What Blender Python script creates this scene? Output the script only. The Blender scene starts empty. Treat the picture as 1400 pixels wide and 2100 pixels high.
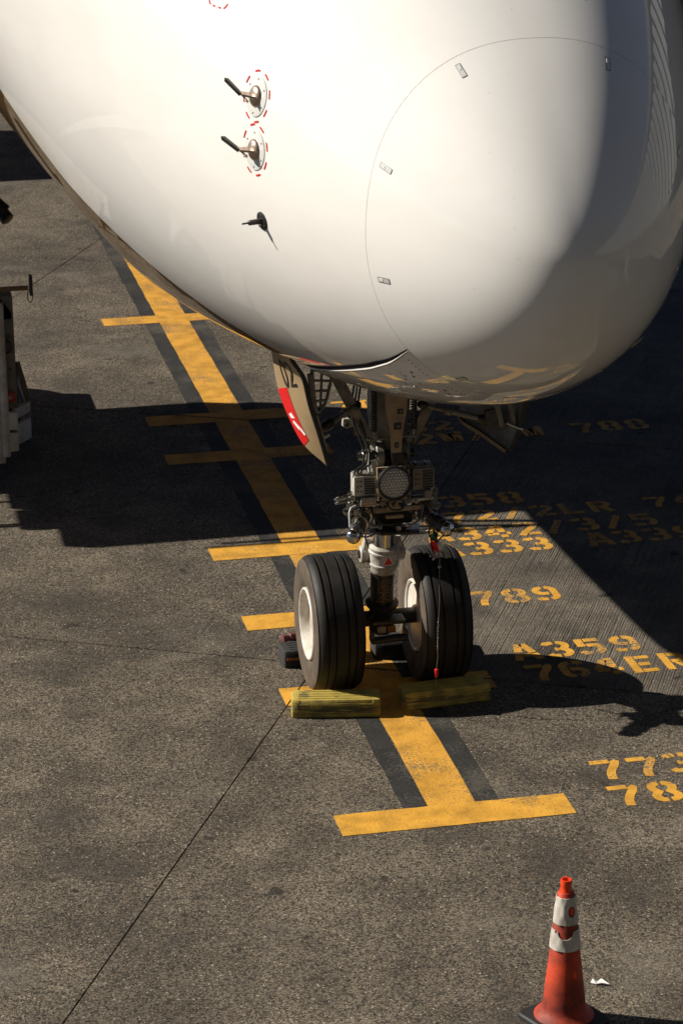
import bpy, math, random
from mathutils import Vector, Matrix
random.seed(7)
R = math.radians
scn = bpy.context.scene
COL = scn.collection
# ------------------------------------------------------------------ camera
# frame: X to the right along the stop bars, Y aft along the lead-in line, Z up (metres)
FW = Vector((0.18744623, 0.9269406, -0.32503083))
RR = Vector((0.97942132, -0.20157686, -0.01003273))
UU = Vector((0.07481844, 0.31646153, 0.9456502))
cd = bpy.data.cameras.new("camera"); cam = bpy.data.objects.new("camera", cd); COL.objects.link(cam)
M = Matrix((RR, UU, -FW)).transposed().to_4x4(); M.translation = Vector((-3.72793, -17.6, 7.26324))
cam.matrix_world = M
cd.sensor_fit = 'VERTICAL'; cd.sensor_height = 36; cd.lens = 95.563; cd.clip_end = 2000; cd.clip_start = .1
cd.dof.use_dof = True; cd.dof.focus_distance = 17.8; cd.dof.aperture_fstop = 5.6
scn.camera = cam
# ------------------------------------------------------------------ sky, sun, exposure
SUN_EL, SUN_AZ = 35.4, 20.5            # shadows run to +X, swung SUN_AZ degrees towards -Y
SD = Vector((-math.cos(R(SUN_EL)) * math.cos(R(SUN_AZ)), math.cos(R(SUN_EL)) * math.sin(R(SUN_AZ)), math.sin(R(SUN_EL))))
w = bpy.data.worlds.new("World"); scn.world = w; w.use_nodes = True
nt = w.node_tree; bg = nt.nodes['Background']
sky = nt.nodes.new('ShaderNodeTexSky'); sky.sky_type = 'NISHITA'; sky.sun_disc = False
sky.sun_elevation = R(SUN_EL); sky.sun_rotation = math.atan2(SD.x, SD.y)
sky.air_density = .38; sky.dust_density = .05; sky.ozone_density = 1.0; sky.altitude = 300
nt.links.new(sky.outputs[0], bg.inputs[0]); bg.inputs[1].default_value = 0.05
sl = bpy.data.lights.new("sun", 'SUN'); sun = bpy.data.objects.new("sun", sl); COL.objects.link(sun)
sl.energy = 5.0; sl.angle = R(.5); sl.color = (1, .93, .825)
sun.rotation_euler = (-SD).to_track_quat('-Z', 'Y').to_euler()
scn.view_settings.view_transform = 'Standard'; scn.view_settings.look = 'None'
scn.view_settings.exposure = 0.4; scn.view_settings.gamma = 1

# ------------------------------------------------------------------ materials
def mat(name, col, rough=.5, metal=0, spec=.5, bump=0, bscale=60, var=0, vscale=8, coat=0, var_col=None, detail=5):
    m = bpy.data.materials.new(name); m.use_nodes = True
    n = m.node_tree.nodes; l = m.node_tree.links; b = n['Principled BSDF']
    b.inputs['Base Color'].default_value = (*col, 1); b.inputs['Roughness'].default_value = rough
    b.inputs['Metallic'].default_value = metal; b.inputs['Specular IOR Level'].default_value = spec
    b.inputs['Coat Weight'].default_value = coat; b.inputs['Coat Roughness'].default_value = .03
    tc = n.new('ShaderNodeNewGeometry')
    if var:
        t = n.new('ShaderNodeTexNoise'); t.inputs['Scale'].default_value = vscale; t.inputs['Detail'].default_value = detail
        t.inputs['Roughness'].default_value = .65
        l.new(tc.outputs['Position'], t.inputs['Vector'])
        r = n.new('ShaderNodeMapRange'); r.inputs[1].default_value = .35; r.inputs[2].default_value = .7
        l.new(t.outputs[0], r.inputs[0])
        mx = n.new('ShaderNodeMix'); mx.data_type = 'RGBA'
        vc = var_col or tuple(c * (1 - var) for c in col)
        mx.inputs[6].default_value = (*col, 1); mx.inputs[7].default_value = (*vc, 1)
        l.new(r.outputs[0], mx.inputs[0]); l.new(mx.outputs[2], b.inputs['Base Color'])
        rr = n.new('ShaderNodeMapRange'); rr.inputs[3].default_value = max(.02, rough * .8); rr.inputs[4].default_value = min(1, rough * 1.3)
        l.new(t.outputs[0], rr.inputs[0]); l.new(rr.outputs[0], b.inputs['Roughness'])
    if bump:
        t2 = n.new('ShaderNodeTexNoise'); t2.inputs['Scale'].default_value = bscale; t2.inputs['Detail'].default_value = 4
        l.new(tc.outputs['Position'], t2.inputs['Vector'])
        bp = n.new('ShaderNodeBump'); bp.inputs['Strength'].default_value = bump; bp.inputs['Distance'].default_value = .01
        l.new(t2.outputs[0], bp.inputs['Height']); l.new(bp.outputs[0], b.inputs['Normal'])
    return m

JA = Vector((.441, .8975, 0)); NB = Vector((.8975, -.441, 0))   # normals of the two joint families

def concrete(name, groove, wet=0.0):
    """exposed aggregate concrete; groove = strength of the tined lines running along the slab."""
    m = bpy.data.materials.new(name); m.use_nodes = True
    n = m.node_tree.nodes; l = m.node_tree.links; b = n['Principled BSDF']
    g = n.new('ShaderNodeNewGeometry'); P = g.outputs['Position']
    def noise(s, d=4, rgh=.6):
        t = n.new('ShaderNodeTexNoise'); t.inputs['Scale'].default_value = s; t.inputs['Detail'].default_value = d
        t.inputs['Roughness'].default_value = rgh; l.new(P, t.inputs['Vector']); return t.outputs[0]
    def rng(s, a, bb, c=0., d=1.):
        r = n.new('ShaderNodeMapRange'); r.inputs[1].default_value = a; r.inputs[2].default_value = bb
        r.inputs[3].default_value = c; r.inputs[4].default_value = d; l.new(s, r.inputs[0]); return r.outputs[0]
    def mth(op, a, bb):
        r = n.new('ShaderNodeMath'); r.operation = op
        for i, v in enumerate((a, bb)):
            if isinstance(v, (int, float)): r.inputs[i].default_value = v
            else: l.new(v, r.inputs[i])
        return r.outputs[0]
    def mix(f, a, bb, bt='MIX'):
        x = n.new('ShaderNodeMix'); x.data_type = 'RGBA'; x.blend_type = bt
        for i, v in ((0, f), (6, a), (7, bb)):
            if isinstance(v, (int, float)): x.inputs[i].default_value = v
            elif isinstance(v, tuple): x.inputs[i].default_value = (*v, 1)
            else: l.new(v, x.inputs[i])
        return x.outputs[2]
    big = noise(.55, 4, .55); mid = noise(2.3, 5, .6); fine = noise(118, 3, .7); micro = noise(230, 2, .6)
    vo = n.new('ShaderNodeTexVoronoi'); vo.inputs['Scale'].default_value = 92; l.new(P, vo.inputs['Vector'])
    hsv = n.new('ShaderNodeSeparateColor'); l.new(vo.outputs['Color'], hsv.inputs[0])
    base = mix(rng(mid, .33, .68), (.196, .172, .138), (.096, .084, .067))
    base = mix(rng(big, .42, .62, 0, .75), base, (.070, .062, .050))
    # stones of differing tone
    st = mix(hsv.outputs[0], (.05, .05, .05), (2.75, 2.6, 2.36))
    amt = .9 if groove < .3 else .34
    base = mix(amt, base, mix(1.0, base, st, 'MULTIPLY'))
    # matrix between stones, darker pores
    base = mix(rng(fine, .40, .54, .92, 0), base, (.030, .026, .021)) if groove < .3 else mix(rng(fine, .40, .56, .42, 0), base, (.10, .085, .068))
    # pale quartz chips
    chip = mth('GREATER_THAN', hsv.outputs[1], .955)
    near = mth('LESS_THAN', vo.outputs['Distance'], .33)
    base = mix(mth('MULTIPLY', mth('MULTIPLY', chip, near), .85), base, (.60, .53, .43))
    v2 = n.new('ShaderNodeTexVoronoi'); v2.inputs['Scale'].default_value = 38; l.new(P, v2.inputs['Vector'])
    h2 = n.new('ShaderNodeSeparateColor'); l.new(v2.outputs['Color'], h2.inputs[0])
    big_chip = mth('MULTIPLY', mth('GREATER_THAN', h2.outputs[0], .86), mth('LESS_THAN', v2.outputs['Distance'], .26))
    base = mix(mth('MULTIPLY', big_chip, .8 if groove < .5 else .3), base, mix(h2.outputs[1], (.60, .54, .45), (.34, .27, .19)))
    dark_chip = mth('MULTIPLY', mth('LESS_THAN', h2.outputs[0], .16), mth('LESS_THAN', v2.outputs['Distance'], .34))
    base = mix(mth('MULTIPLY', dark_chip, .8 if groove < .5 else .3), base, (.040, .040, .040))
    rust = mth('MULTIPLY', mth('GREATER_THAN', hsv.outputs[2], .97), near)
    base = mix(mth('MULTIPLY', rust, .7), base, (.30, .15, .07))
    # oil and tyre stains
    sp = noise(1.1, 6, .62)
    base = mix(rng(sp, .56, .70, 0, .7), base, (.058, .051, .043))
    drip = noise(4.2, 2, .45); base = mix(rng(drip, .70, .735, 0, .75), base, (.022, .020, .018))
    pale = noise(.8, 5, .6); base = mix(rng(pale, .56, .72, 0, .35), base, (.30, .27, .22))
    h = mth('ADD', mth('MULTIPLY', fine, .9), mth('MULTIPLY', micro, .35))
    if groove > 0:
        dt = n.new('ShaderNodeVectorMath'); dt.operation = 'DOT_PRODUCT'; l.new(P, dt.inputs[0]); dt.inputs[1].default_value = NB
        ln = n.new('ShaderNodeVectorMath'); ln.operation = 'DOT_PRODUCT'; l.new(P, ln.inputs[0]); ln.inputs[1].default_value = JA
        cmb = n.new('ShaderNodeCombineXYZ')
        l.new(mth('MULTIPLY', dt.outputs['Value'], 1.0), cmb.inputs[0]); l.new(mth('MULTIPLY', ln.outputs['Value'], .02), cmb.inputs[1])
        tn = n.new('ShaderNodeTexNoise'); tn.inputs['Scale'].default_value = 52; tn.inputs['Detail'].default_value = 3; l.new(cmb.outputs[0], tn.inputs['Vector'])
        wob = noise(3.5, 2, .5)
        ph = mth('ADD', mth('MULTIPLY', dt.outputs['Value'], 2 * math.pi / .019), mth('MULTIPLY', wob, 5.0))
        sn = mth('SINE', ph, 0)
        line = mth('ADD', mth('MULTIPLY', rng(sn, .1, .95), .42), mth('MULTIPLY', rng(tn.outputs[0], .47, .66), .8))
        patch = rng(noise(.9, 4, .6), .36, .6, .25, 1)
        la = mth('MULTIPLY', mth('MULTIPLY', line, patch), groove)
        base = mix(mth('MULTIPLY', la, .62), base, (.05, .043, .035))
        h = mth('SUBTRACT', h, mth('MULTIPLY', la, .9))
    l.new(base, b.inputs['Base Color'])
    b.inputs['Roughness'].default_value = .9; b.inputs['Specular IOR Level'].default_value = .25
    bp = n.new('ShaderNodeBump'); bp.inputs['Strength'].default_value = .8; bp.inputs['Distance'].default_value = .018
    l.new(h, bp.inputs['Height']); l.new(bp.outputs[0], b.inputs['Normal'])
    return m

def road_paint(name, col, worn, amount):
    """thick traffic paint; worn through to concrete in patches and on the high stones."""
    m = bpy.data.materials.new(name); m.use_nodes = True
    n = m.node_tree.nodes; l = m.node_tree.links; b = n['Principled BSDF']
    g = n.new('ShaderNodeNewGeometry'); P = g.outputs['Position']
    def noise(s, d=4, rgh=.6):
        t = n.new('ShaderNodeTexNoise'); t.inputs['Scale'].default_value = s; t.inputs['Detail'].default_value = d
        t.inputs['Roughness'].default_value = rgh; l.new(P, t.inputs['Vector']); return t.outputs[0]
    a = noise(1.7, 5, .65); f = noise(52, 3, .6); dirt = noise(5, 5, .6)
    add = n.new('ShaderNodeMath'); add.operation = 'MULTIPLY_ADD'; l.new(f, add.inputs[0]); add.inputs[1].default_value = .9; l.new(a, add.inputs[2])
    r = n.new('ShaderNodeMapRange'); r.inputs[1].default_value = 1.08 - amount * .22; r.inputs[2].default_value = 1.2 - amount * .2
    l.new(add.outputs[0], r.inputs[0])
    m1 = n.new('ShaderNodeMix'); m1.data_type = 'RGBA'; m1.inputs[6].default_value = (*col, 1)
    m1.inputs[7].default_value = (*[c * .45 for c in col], 1)
    r2 = n.new('ShaderNodeMapRange'); r2.inputs[1].default_value = .42; r2.inputs[2].default_value = .72; r2.inputs[4].default_value = .8; l.new(dirt, r2.inputs[0])
    l.new(r2.outputs[0], m1.inputs[0])
    m2 = n.new('ShaderNodeMix'); m2.data_type = 'RGBA'; l.new(r.outputs[0], m2.inputs[0]); l.new(m1.outputs[2], m2.inputs[6])
    m2.inputs[7].default_value = (*worn, 1); l.new(m2.outputs[2], b.inputs['Base Color'])
    b.inputs['Roughness'].default_value = .75; b.inputs['Specular IOR Level'].default_value = .3
    bp = n.new('ShaderNodeBump'); bp.inputs['Strength'].default_value = .45; bp.inputs['Distance'].default_value = .01
    l.new(f, bp.inputs['Height']); l.new(bp.outputs[0], b.inputs['Normal'])
    return m

def aircraft_white():
    """glossy white top coat; bronze paint on the belly of the rear fuselage, faint streaks of dust."""
    m = bpy.data.materials.new("white_aircraft_paint"); m.use_nodes = True
    n = m.node_tree.nodes; l = m.node_tree.links; b = n['Principled BSDF']
    g = n.new('ShaderNodeNewGeometry')
    t = n.new('ShaderNodeTexNoise'); t.inputs['Scale'].default_value = 1.6; t.inputs['Detail'].default_value = 7; t.inputs['Roughness'].default_value = .7
    mp = n.new('ShaderNodeMapping'); mp.inputs['Scale'].default_value = (1, .35, 1.3); l.new(g.outputs['Position'], mp.inputs[0]); l.new(mp.outputs[0], t.inputs['Vector'])
    r = n.new('ShaderNodeMapRange'); r.inputs[1].default_value = .4; r.inputs[2].default_value = .75; l.new(t.outputs[0], r.inputs[0])
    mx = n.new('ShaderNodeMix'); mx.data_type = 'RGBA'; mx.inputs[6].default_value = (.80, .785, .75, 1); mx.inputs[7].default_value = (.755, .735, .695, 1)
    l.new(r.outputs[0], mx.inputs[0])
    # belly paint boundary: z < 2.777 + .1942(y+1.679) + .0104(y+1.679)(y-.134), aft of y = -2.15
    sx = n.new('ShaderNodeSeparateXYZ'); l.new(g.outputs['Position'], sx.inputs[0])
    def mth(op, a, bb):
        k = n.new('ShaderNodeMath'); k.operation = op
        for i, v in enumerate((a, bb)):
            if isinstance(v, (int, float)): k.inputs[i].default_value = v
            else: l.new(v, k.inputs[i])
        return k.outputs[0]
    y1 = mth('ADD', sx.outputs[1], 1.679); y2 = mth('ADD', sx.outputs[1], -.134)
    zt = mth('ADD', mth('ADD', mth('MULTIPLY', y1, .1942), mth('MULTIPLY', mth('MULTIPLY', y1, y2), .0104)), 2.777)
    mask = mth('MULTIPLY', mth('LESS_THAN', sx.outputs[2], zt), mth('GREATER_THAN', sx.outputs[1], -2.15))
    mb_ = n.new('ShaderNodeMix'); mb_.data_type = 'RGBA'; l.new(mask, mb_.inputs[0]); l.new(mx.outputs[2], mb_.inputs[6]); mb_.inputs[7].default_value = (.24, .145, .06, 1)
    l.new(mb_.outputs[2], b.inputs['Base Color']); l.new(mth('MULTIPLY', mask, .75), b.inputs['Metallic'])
    b.inputs['Roughness'].default_value = .16; b.inputs['IOR'].default_value = 1.5
    b.inputs['Specular IOR Level'].default_value = .0; b.inputs['Coat Weight'].default_value = 1.0; b.inputs['Coat Roughness'].default_value = .015
    rr = n.new('ShaderNodeMapRange'); rr.inputs[3].default_value = .5; rr.inputs[4].default_value = .7; l.new(t.outputs[0], rr.inputs[0]); l.new(rr.outputs[0], b.inputs['Roughness'])
    return m

M_ = {}
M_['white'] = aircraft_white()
M_['bronze'] = mat("bronze_belly_paint", (.30, .185, .075), .28, .35, var=.25, vscale=5)
M_['door'] = mat("bronze_door_paint", (.42, .30, .165), .34, .2, var=.15, vscale=7)
M_['rough'] = concrete("exposed_aggregate_concrete", 0)
M_['groove'] = concrete("tined_concrete", 1.0)
M_['mixed'] = concrete("half_worn_tined_concrete", 0.28)
M_['seal_shade'] = mat("joint_sealant", (.014, .013, .012), .9, spec=.05)  # slab joint filler; also the dark painted shade along the forward door
M_['yellow'] = road_paint("yellow_traffic_paint", (.66, .335, .045), (.22, .15, .075), .34)
M_['yellow_fresh'] = road_paint("yellow_stencil_paint", (.68, .35, .045), (.17, .135, .09), .35)
M_['yellow_new'] = road_paint("yellow_bar_paint", (.70, .36, .045), (.18, .14, .09), .12)
M_['black'] = road_paint("black_traffic_paint", (.030, .029, .027), (.085, .075, .060), .45)
M_['rubber'] = mat("tyre_rubber", (.015, .0138, .0125), .55, spec=.3, bump=.12, bscale=220, var=.35, vscale=9, var_col=(.026, .0225, .019))
M_['sidewall'] = mat("dusty_sidewall_rubber", (.125, .098, .072), .66, spec=.3, bump=.1, bscale=160, var=.3, vscale=7, var_col=(.062, .049, .037))
M_['rimw'] = mat("white_wheel_paint", (.80, .77, .71), .35, var=.25, vscale=11, var_col=(.52, .47, .40))
M_['rimd'] = mat("dirty_wheel_disc", (.60, .54, .45), .4, var=.5, vscale=10, var_col=(.27, .22, .165))
M_['steel'] = mat("brushed_steel", (.36, .34, .31), .26, 1, var=.4, vscale=20)
M_['chrome'] = mat("chrome_piston", (.62, .60, .56), .14, 1, var=.15, vscale=30)
M_['darkmetal'] = mat("dark_oily_metal", (.030, .028, .026), .38, .3, var=.4, vscale=25, var_col=(.075, .062, .045))
M_['blackm'] = mat("black_enamel", (.012, .012, .012), .35, 0, var=.3, vscale=30, var_col=(.03, .027, .023))
M_['greypaint'] = mat("light_grey_gear_paint", (.25, .24, .215), .42, .15, var=.45, vscale=12, var_col=(.12, .105, .085))
M_['whitegear'] = mat("white_gear_paint", (.56, .54, .49), .42, 0, var=.5, vscale=13, var_col=(.26, .22, .17))
M_['beige'] = mat("tan_gear_paint", (.40, .305, .19), .5, 0, var=.3, vscale=14, var_col=(.26, .19, .11))
M_['lamp'] = mat("lamp_glass", (.62, .60, .56), .18, .25, spec=.8)
M_['latch'] = mat("satin_latch_metal", (.62, .62, .61), .45, .25, var=.15, vscale=40)
M_['orange'] = mat("faded_orange_cone", (.58, .052, .010), .6, 0, bump=.15, bscale=90, var=.6, vscale=4.5, var_col=(.075, .012, .007), detail=10)
M_['orange_clean'] = mat("bright_orange_plastic", (.78, .06, .012), .4)
M_['collar'] = mat("scuffed_reflective_collar", (.60, .565, .50), .5, 0, var=.5, vscale=13, var_col=(.33, .295, .25), bump=.1, bscale=60)
M_['brassy'] = mat("anodised_probe_metal", (.60, .46, .36), .3, .8, var=.2, vscale=60)
M_['plate'] = mat("pale_grey_plate", (.66, .67, .645), .3)
M_['red'] = mat("red_decal", (.60, .012, .012), .4)
M_['pinkred'] = mat("faint_red_print", (.70, .50, .45), .5)
M_['decalw'] = mat("white_decal", (.80, .78, .74), .4)
M_['chocky'] = mat("yellow_chock_rubber", (.60, .405, .045), .8, bump=.3, bscale=70, var=.5, vscale=13, var_col=(.28, .19, .035))
M_['chockw'] = mat("worn_chock_rubber", (.20, .145, .035), .85, bump=.5, bscale=60, var=.5, vscale=7, var_col=(.035, .031, .025))
M_['chockb'] = mat("black_chock_rubber", (.03, .029, .028), .8, bump=.3, bscale=60, var=.3, vscale=20)
M_['chocko'] = mat("orange_chock_band", (.42, .14, .02), .7, var=.6, vscale=40)
M_['green'] = mat("green_ribbon", (.02, .11, .075), .6)
M_['maroon'] = mat("maroon_hose", (.17, .055, .055), .4)
M_['paper'] = mat("white_paper", (.78, .77, .74), .8)
M_['truckw'] = mat("dirty_white_truck_paint", (.50, .48, .44), .5, var=.45, vscale=7, var_col=(.27, .245, .21))
M_['truckg'] = mat("grey_truck_frame", (.16, .145, .12), .6, var=.4, vscale=8)
M_['ochre'] = mat("ochre_rail_paint", (.22, .13, .05), .6, var=.4, vscale=20)
M_['baseblk'] = mat("black_cone_base", (.022, .022, .021), .6, bump=.15, bscale=50, var=.3, vscale=9)
M_['corr'] = mat("corrugated_cladding", (.30, .31, .30), .55, var=.25, vscale=2)
M_['glass'] = mat("dark_window_glass", (.03, .04, .05), .06, 0, spec=.8)
M_['tail'] = mat("tail_lamp_red", (.30, .018, .012), .25)

def streaked(name, col, dark, zmid, amt):
    """yellow rubber worn through in long lengthwise streaks, most along the middle of the face"""
    m = mat(name, col, .82, bump=.35, bscale=90); n = m.node_tree.nodes; l = m.node_tree.links; b = n['Principled BSDF']
    g = n.new('ShaderNodeNewGeometry'); mp = n.new('ShaderNodeMapping'); mp.inputs['Scale'].default_value = (5, 5, 240); l.new(g.outputs['Position'], mp.inputs[0])
    t = n.new('ShaderNodeTexNoise'); t.inputs['Scale'].default_value = 1; t.inputs['Detail'].default_value = 4; l.new(mp.outputs[0], t.inputs['Vector'])
    t2 = n.new('ShaderNodeTexNoise'); t2.inputs['Scale'].default_value = 11; t2.inputs['Detail'].default_value = 6; l.new(g.outputs['Position'], t2.inputs['Vector'])
    sx = n.new('ShaderNodeSeparateXYZ'); l.new(g.outputs['Position'], sx.inputs[0])
    def mth(op, a, bb):
        k = n.new('ShaderNodeMath'); k.operation = op
        for i, v in enumerate((a, bb)):
            if isinstance(v, (int, float)): k.inputs[i].default_value = v
            else: l.new(v, k.inputs[i])
        return k.outputs[0]
    d = mth('MULTIPLY', mth('ABSOLUTE', mth('SUBTRACT', sx.outputs[2], zmid), 0), 3.4)
    v = mth('ADD', mth('ADD', t.outputs[0], mth('MULTIPLY', t2.outputs[0], .55)), mth('MULTIPLY', d, -1))
    r = n.new('ShaderNodeMapRange'); r.inputs[1].default_value = .72 - amt; r.inputs[2].default_value = .80 - amt; l.new(v, r.inputs[0])
    x = n.new('ShaderNodeMix'); x.data_type = 'RGBA'; x.inputs[6].default_value = (*col, 1); x.inputs[7].default_value = (*dark, 1); l.new(r.outputs[0], x.inputs[0])
    r2 = n.new('ShaderNodeMapRange'); r2.inputs[1].default_value = .4; r2.inputs[2].default_value = .7; r2.inputs[4].default_value = .55; l.new(t2.outputs[0], r2.inputs[0])
    y = n.new('ShaderNodeMix'); y.data_type = 'RGBA'; l.new(r2.outputs[0], y.inputs[0]); l.new(x.outputs[2], y.inputs[6]); y.inputs[7].default_value = (*[c * .5 for c in col], 1)
    l.new(y.outputs[2], b.inputs['Base Color']); return m
M_['chocky'] = streaked("yellow_chock_rubber", (.44, .335, .062), (.085, .074, .050), .063, .03)
M_['chockw'] = streaked("worn_chock_rubber", (.42, .315, .058), (.065, .058, .045), .063, .09)

# ------------------------------------------------------------------ mesh helpers
class MB:
    def __init__(s): s.v = []; s.f = []
    def add(s, vs, fs):
        o = len(s.v); s.v += [Vector(p) for p in vs]; s.f += [tuple(i + o for i in f) for f in fs]; return s
    def box(s, c, d, rot=None):
        c = Vector(c); vs = []
        for x in (-.5, .5):
            for y in (-.5, .5):
                for z in (-.5, .5):
                    p = Vector((x * d[0], y * d[1], z * d[2]))
                    vs.append(c + (rot @ p if rot else p))
        return s.add(vs, [(0, 1, 3, 2), (4, 6, 7, 5), (0, 4, 5, 1), (2, 3, 7, 6), (0, 2, 6, 4), (1, 5, 7, 3)])
    def lathe(s, o, axis, prof, n=32, ref=None, closed=False):
        """prof = [(distance along the axis, radius)]"""
        o = Vector(o); a = Vector(axis).normalized()
        u = (Vector(ref) if ref else (Vector((0, 0, 1)) if abs(a.z) < .9 else Vector((1, 0, 0))))
        u = (u - a * u.dot(a)).normalized(); v = a.cross(u)
        vs = []; fs = []
        for h, r in prof:
            for k in range(n):
                t = 2 * math.pi * k / n
                vs.append(o + a * h + (u * math.cos(t) + v * math.sin(t)) * max(r, 1e-5))
        m = len(prof)
        for i in range(m - 1 + (1 if closed else 0)):
            i2 = (i + 1) % m
            for k in range(n):
                k2 = (k + 1) % n
                fs.append((i * n + k, i * n + k2, i2 * n + k2, i2 * n + k))
        if not closed:
            fs.append(tuple(range(n))[::-1]); fs.append(tuple((m - 1) * n + k for k in range(n)))
        return s.add(vs, fs)
    def cyl(s, a, b, r, r2=None, n=16):
        a = Vector(a); b = Vector(b)
        return s.lathe(a, b - a, [(0, r), ((b - a).length, r if r2 is None else r2)], n)
    def ball(s, c, r, n=16, axis=(0, 0, 1), sq=1):
        return s.lathe(c, axis, [(-r * sq * math.cos(math.pi * i / n), r * math.sin(math.pi * i / n)) for i in range(n + 1)], n * 2)
    def tube(s, pts, r, n=8):
        pts = [Vector(p) for p in pts]; vs = []; fs = []
        d0 = (pts[1] - pts[0]).normalized(); u = d0.orthogonal().normalized()
        for i, p in enumerate(pts):
            d = (pts[min(i + 1, len(pts) - 1)] - pts[max(i - 1, 0)]).normalized()
            u = (u - d * u.dot(d)).normalized(); v = d.cross(u)
            for k in range(n):
                t = 2 * math.pi * k / n; vs.append(p + (u * math.cos(t) + v * math.sin(t)) * r)
        for i in range(len(pts) - 1):
            for k in range(n):
                k2 = (k + 1) % n; fs.append((i * n + k, i * n + k2, (i + 1) * n + k2, (i + 1) * n + k))
        fs.append(tuple(range(n))[::-1]); fs.append(tuple((len(pts) - 1) * n + k for k in range(n)))
        return s.add(vs, fs)
    def prism(s, poly, off):
        """poly = 3D outline, off = extrusion vector"""
        n = len(poly); a = [Vector(p) for p in poly]; off = Vector(off)
        fs = [tuple(range(n))[::-1], tuple(range(n, 2 * n))] + [(i, (i + 1) % n, (i + 1) % n + n, i + n) for i in range(n)]
        return s.add(a + [p + off for p in a], fs)
    def bar(s, a, b, w, h, up=(0, 0, 1), w2=None):
        """flat bar from a to b, width w along up x dir, thickness h along up"""
        a = Vector(a); b = Vector(b); d = (b - a).normalized(); up = Vector(up); up = (up - d * up.dot(d)).normalized(); sd = d.cross(up)
        w2 = w if w2 is None else w2
        vs = [a - sd * w / 2 - up * h / 2, a + sd * w / 2 - up * h / 2, a + sd * w / 2 + up * h / 2, a - sd * w / 2 + up * h / 2,
              b - sd * w2 / 2 - up * h / 2, b + sd * w2 / 2 - up * h / 2, b + sd * w2 / 2 + up * h / 2, b - sd * w2 / 2 + up * h / 2]
        return s.add(vs, [(3, 2, 1, 0), (4, 5, 6, 7), (0, 1, 5, 4), (1, 2, 6, 5), (2, 3, 7, 6), (3, 0, 4, 7)])
    def grid(s, rows, close=False):
        nr, nc = len(rows), len(rows[0]); fs = []
        for i in range(nr - 1):
            for j in range(nc - 1 + (1 if close else 0)):
                j2 = (j + 1) % nc; fs.append((i * nc + j, i * nc + j2, (i + 1) * nc + j2, (i + 1) * nc + j))
        return s.add([p for r in rows for p in r], fs)
    def build(s, name, m, parent=None, smooth=35, bevel=0, fix=True):
        me = bpy.data.meshes.new(name); base = wloc(parent)
        me.from_pydata([p - base for p in s.v], [], s.f); me.materials.append(m); me.update()
        if fix:
            import bmesh
            bm = bmesh.new(); bm.from_mesh(me); bmesh.ops.recalc_face_normals(bm, faces=bm.faces)
            if bevel:
                es = [e for e in bm.edges if len(e.link_faces) == 2 and e.calc_face_angle(0) > .6]
                bmesh.ops.bevel(bm, geom=es, offset=bevel, segments=2, affect='EDGES', profile=.7)
            bm.to_mesh(me); bm.free()
        if smooth:
            me.shade_smooth(); me.set_sharp_from_angle(angle=R(smooth))
        o = bpy.data.objects.new(name, me); COL.objects.link(o)
        if parent: o.parent = parent
        return o
def wloc(o):
    p = Vector((0, 0, 0))
    while o is not None: p = p + o.location; o = o.parent
    return p
def empty(name, loc, parent=None):
    o = bpy.data.objects.new(name, None); COL.objects.link(o); o.empty_display_size = .2
    o.location = Vector(loc) - wloc(parent)
    if parent: o.parent = parent
    return o
def tag(o, label=None, cat=None, group=None, kind=None):
    for k, v in (('label', label), ('category', cat), ('group', group), ('kind', kind)):
        if v: o[k] = v
    return o
def copy_tree(o, parent=None):
    c = o.copy(); COL.objects.link(c)
    if parent: c.parent = parent
    for ch in list(o.children): copy_tree(ch, c)
    return c

# ------------------------------------------------------------------ ground: far sheet, sealed joints, slabs
me = MB().add([(-300, -300, -.03), (300, -300, -.03), (300, 300, -.03), (-300, 300, -.03)], [(0, 1, 2, 3)])
tag(me.build("ground", M_['rough'], smooth=0), kind='structure')
DA, DB = Vector((.441, .8975, 0)), Vector((.8975, -.441, 0))     # unit normals of the joints
A0, PA, B0, PB = -.237, 5.54, -.30, 5.86
def ab(a, b): return Vector((a * DA.x + b * DB.x, a * DA.y + b * DB.y, 0))
js = MB(); e = [ab(A0 - 5 * PA, B0 - 5 * PB), ab(A0 - 5 * PA, B0 + 5 * PB), ab(A0 + 6 * PA, B0 + 5 * PB), ab(A0 + 6 * PA, B0 - 5 * PB)]
js.add([p + Vector((0, 0, -.013)) for p in e], [(0, 1, 2, 3)])
tag(js.build("joint_sealant", M_['seal_shade'], smooth=0), kind='structure')
apron = tag(empty("apron", (0, 0, 0)), 'concrete apron of large slabs with dark sealed joints', None, None, 'structure')
GA, GB = .017, .005
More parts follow.
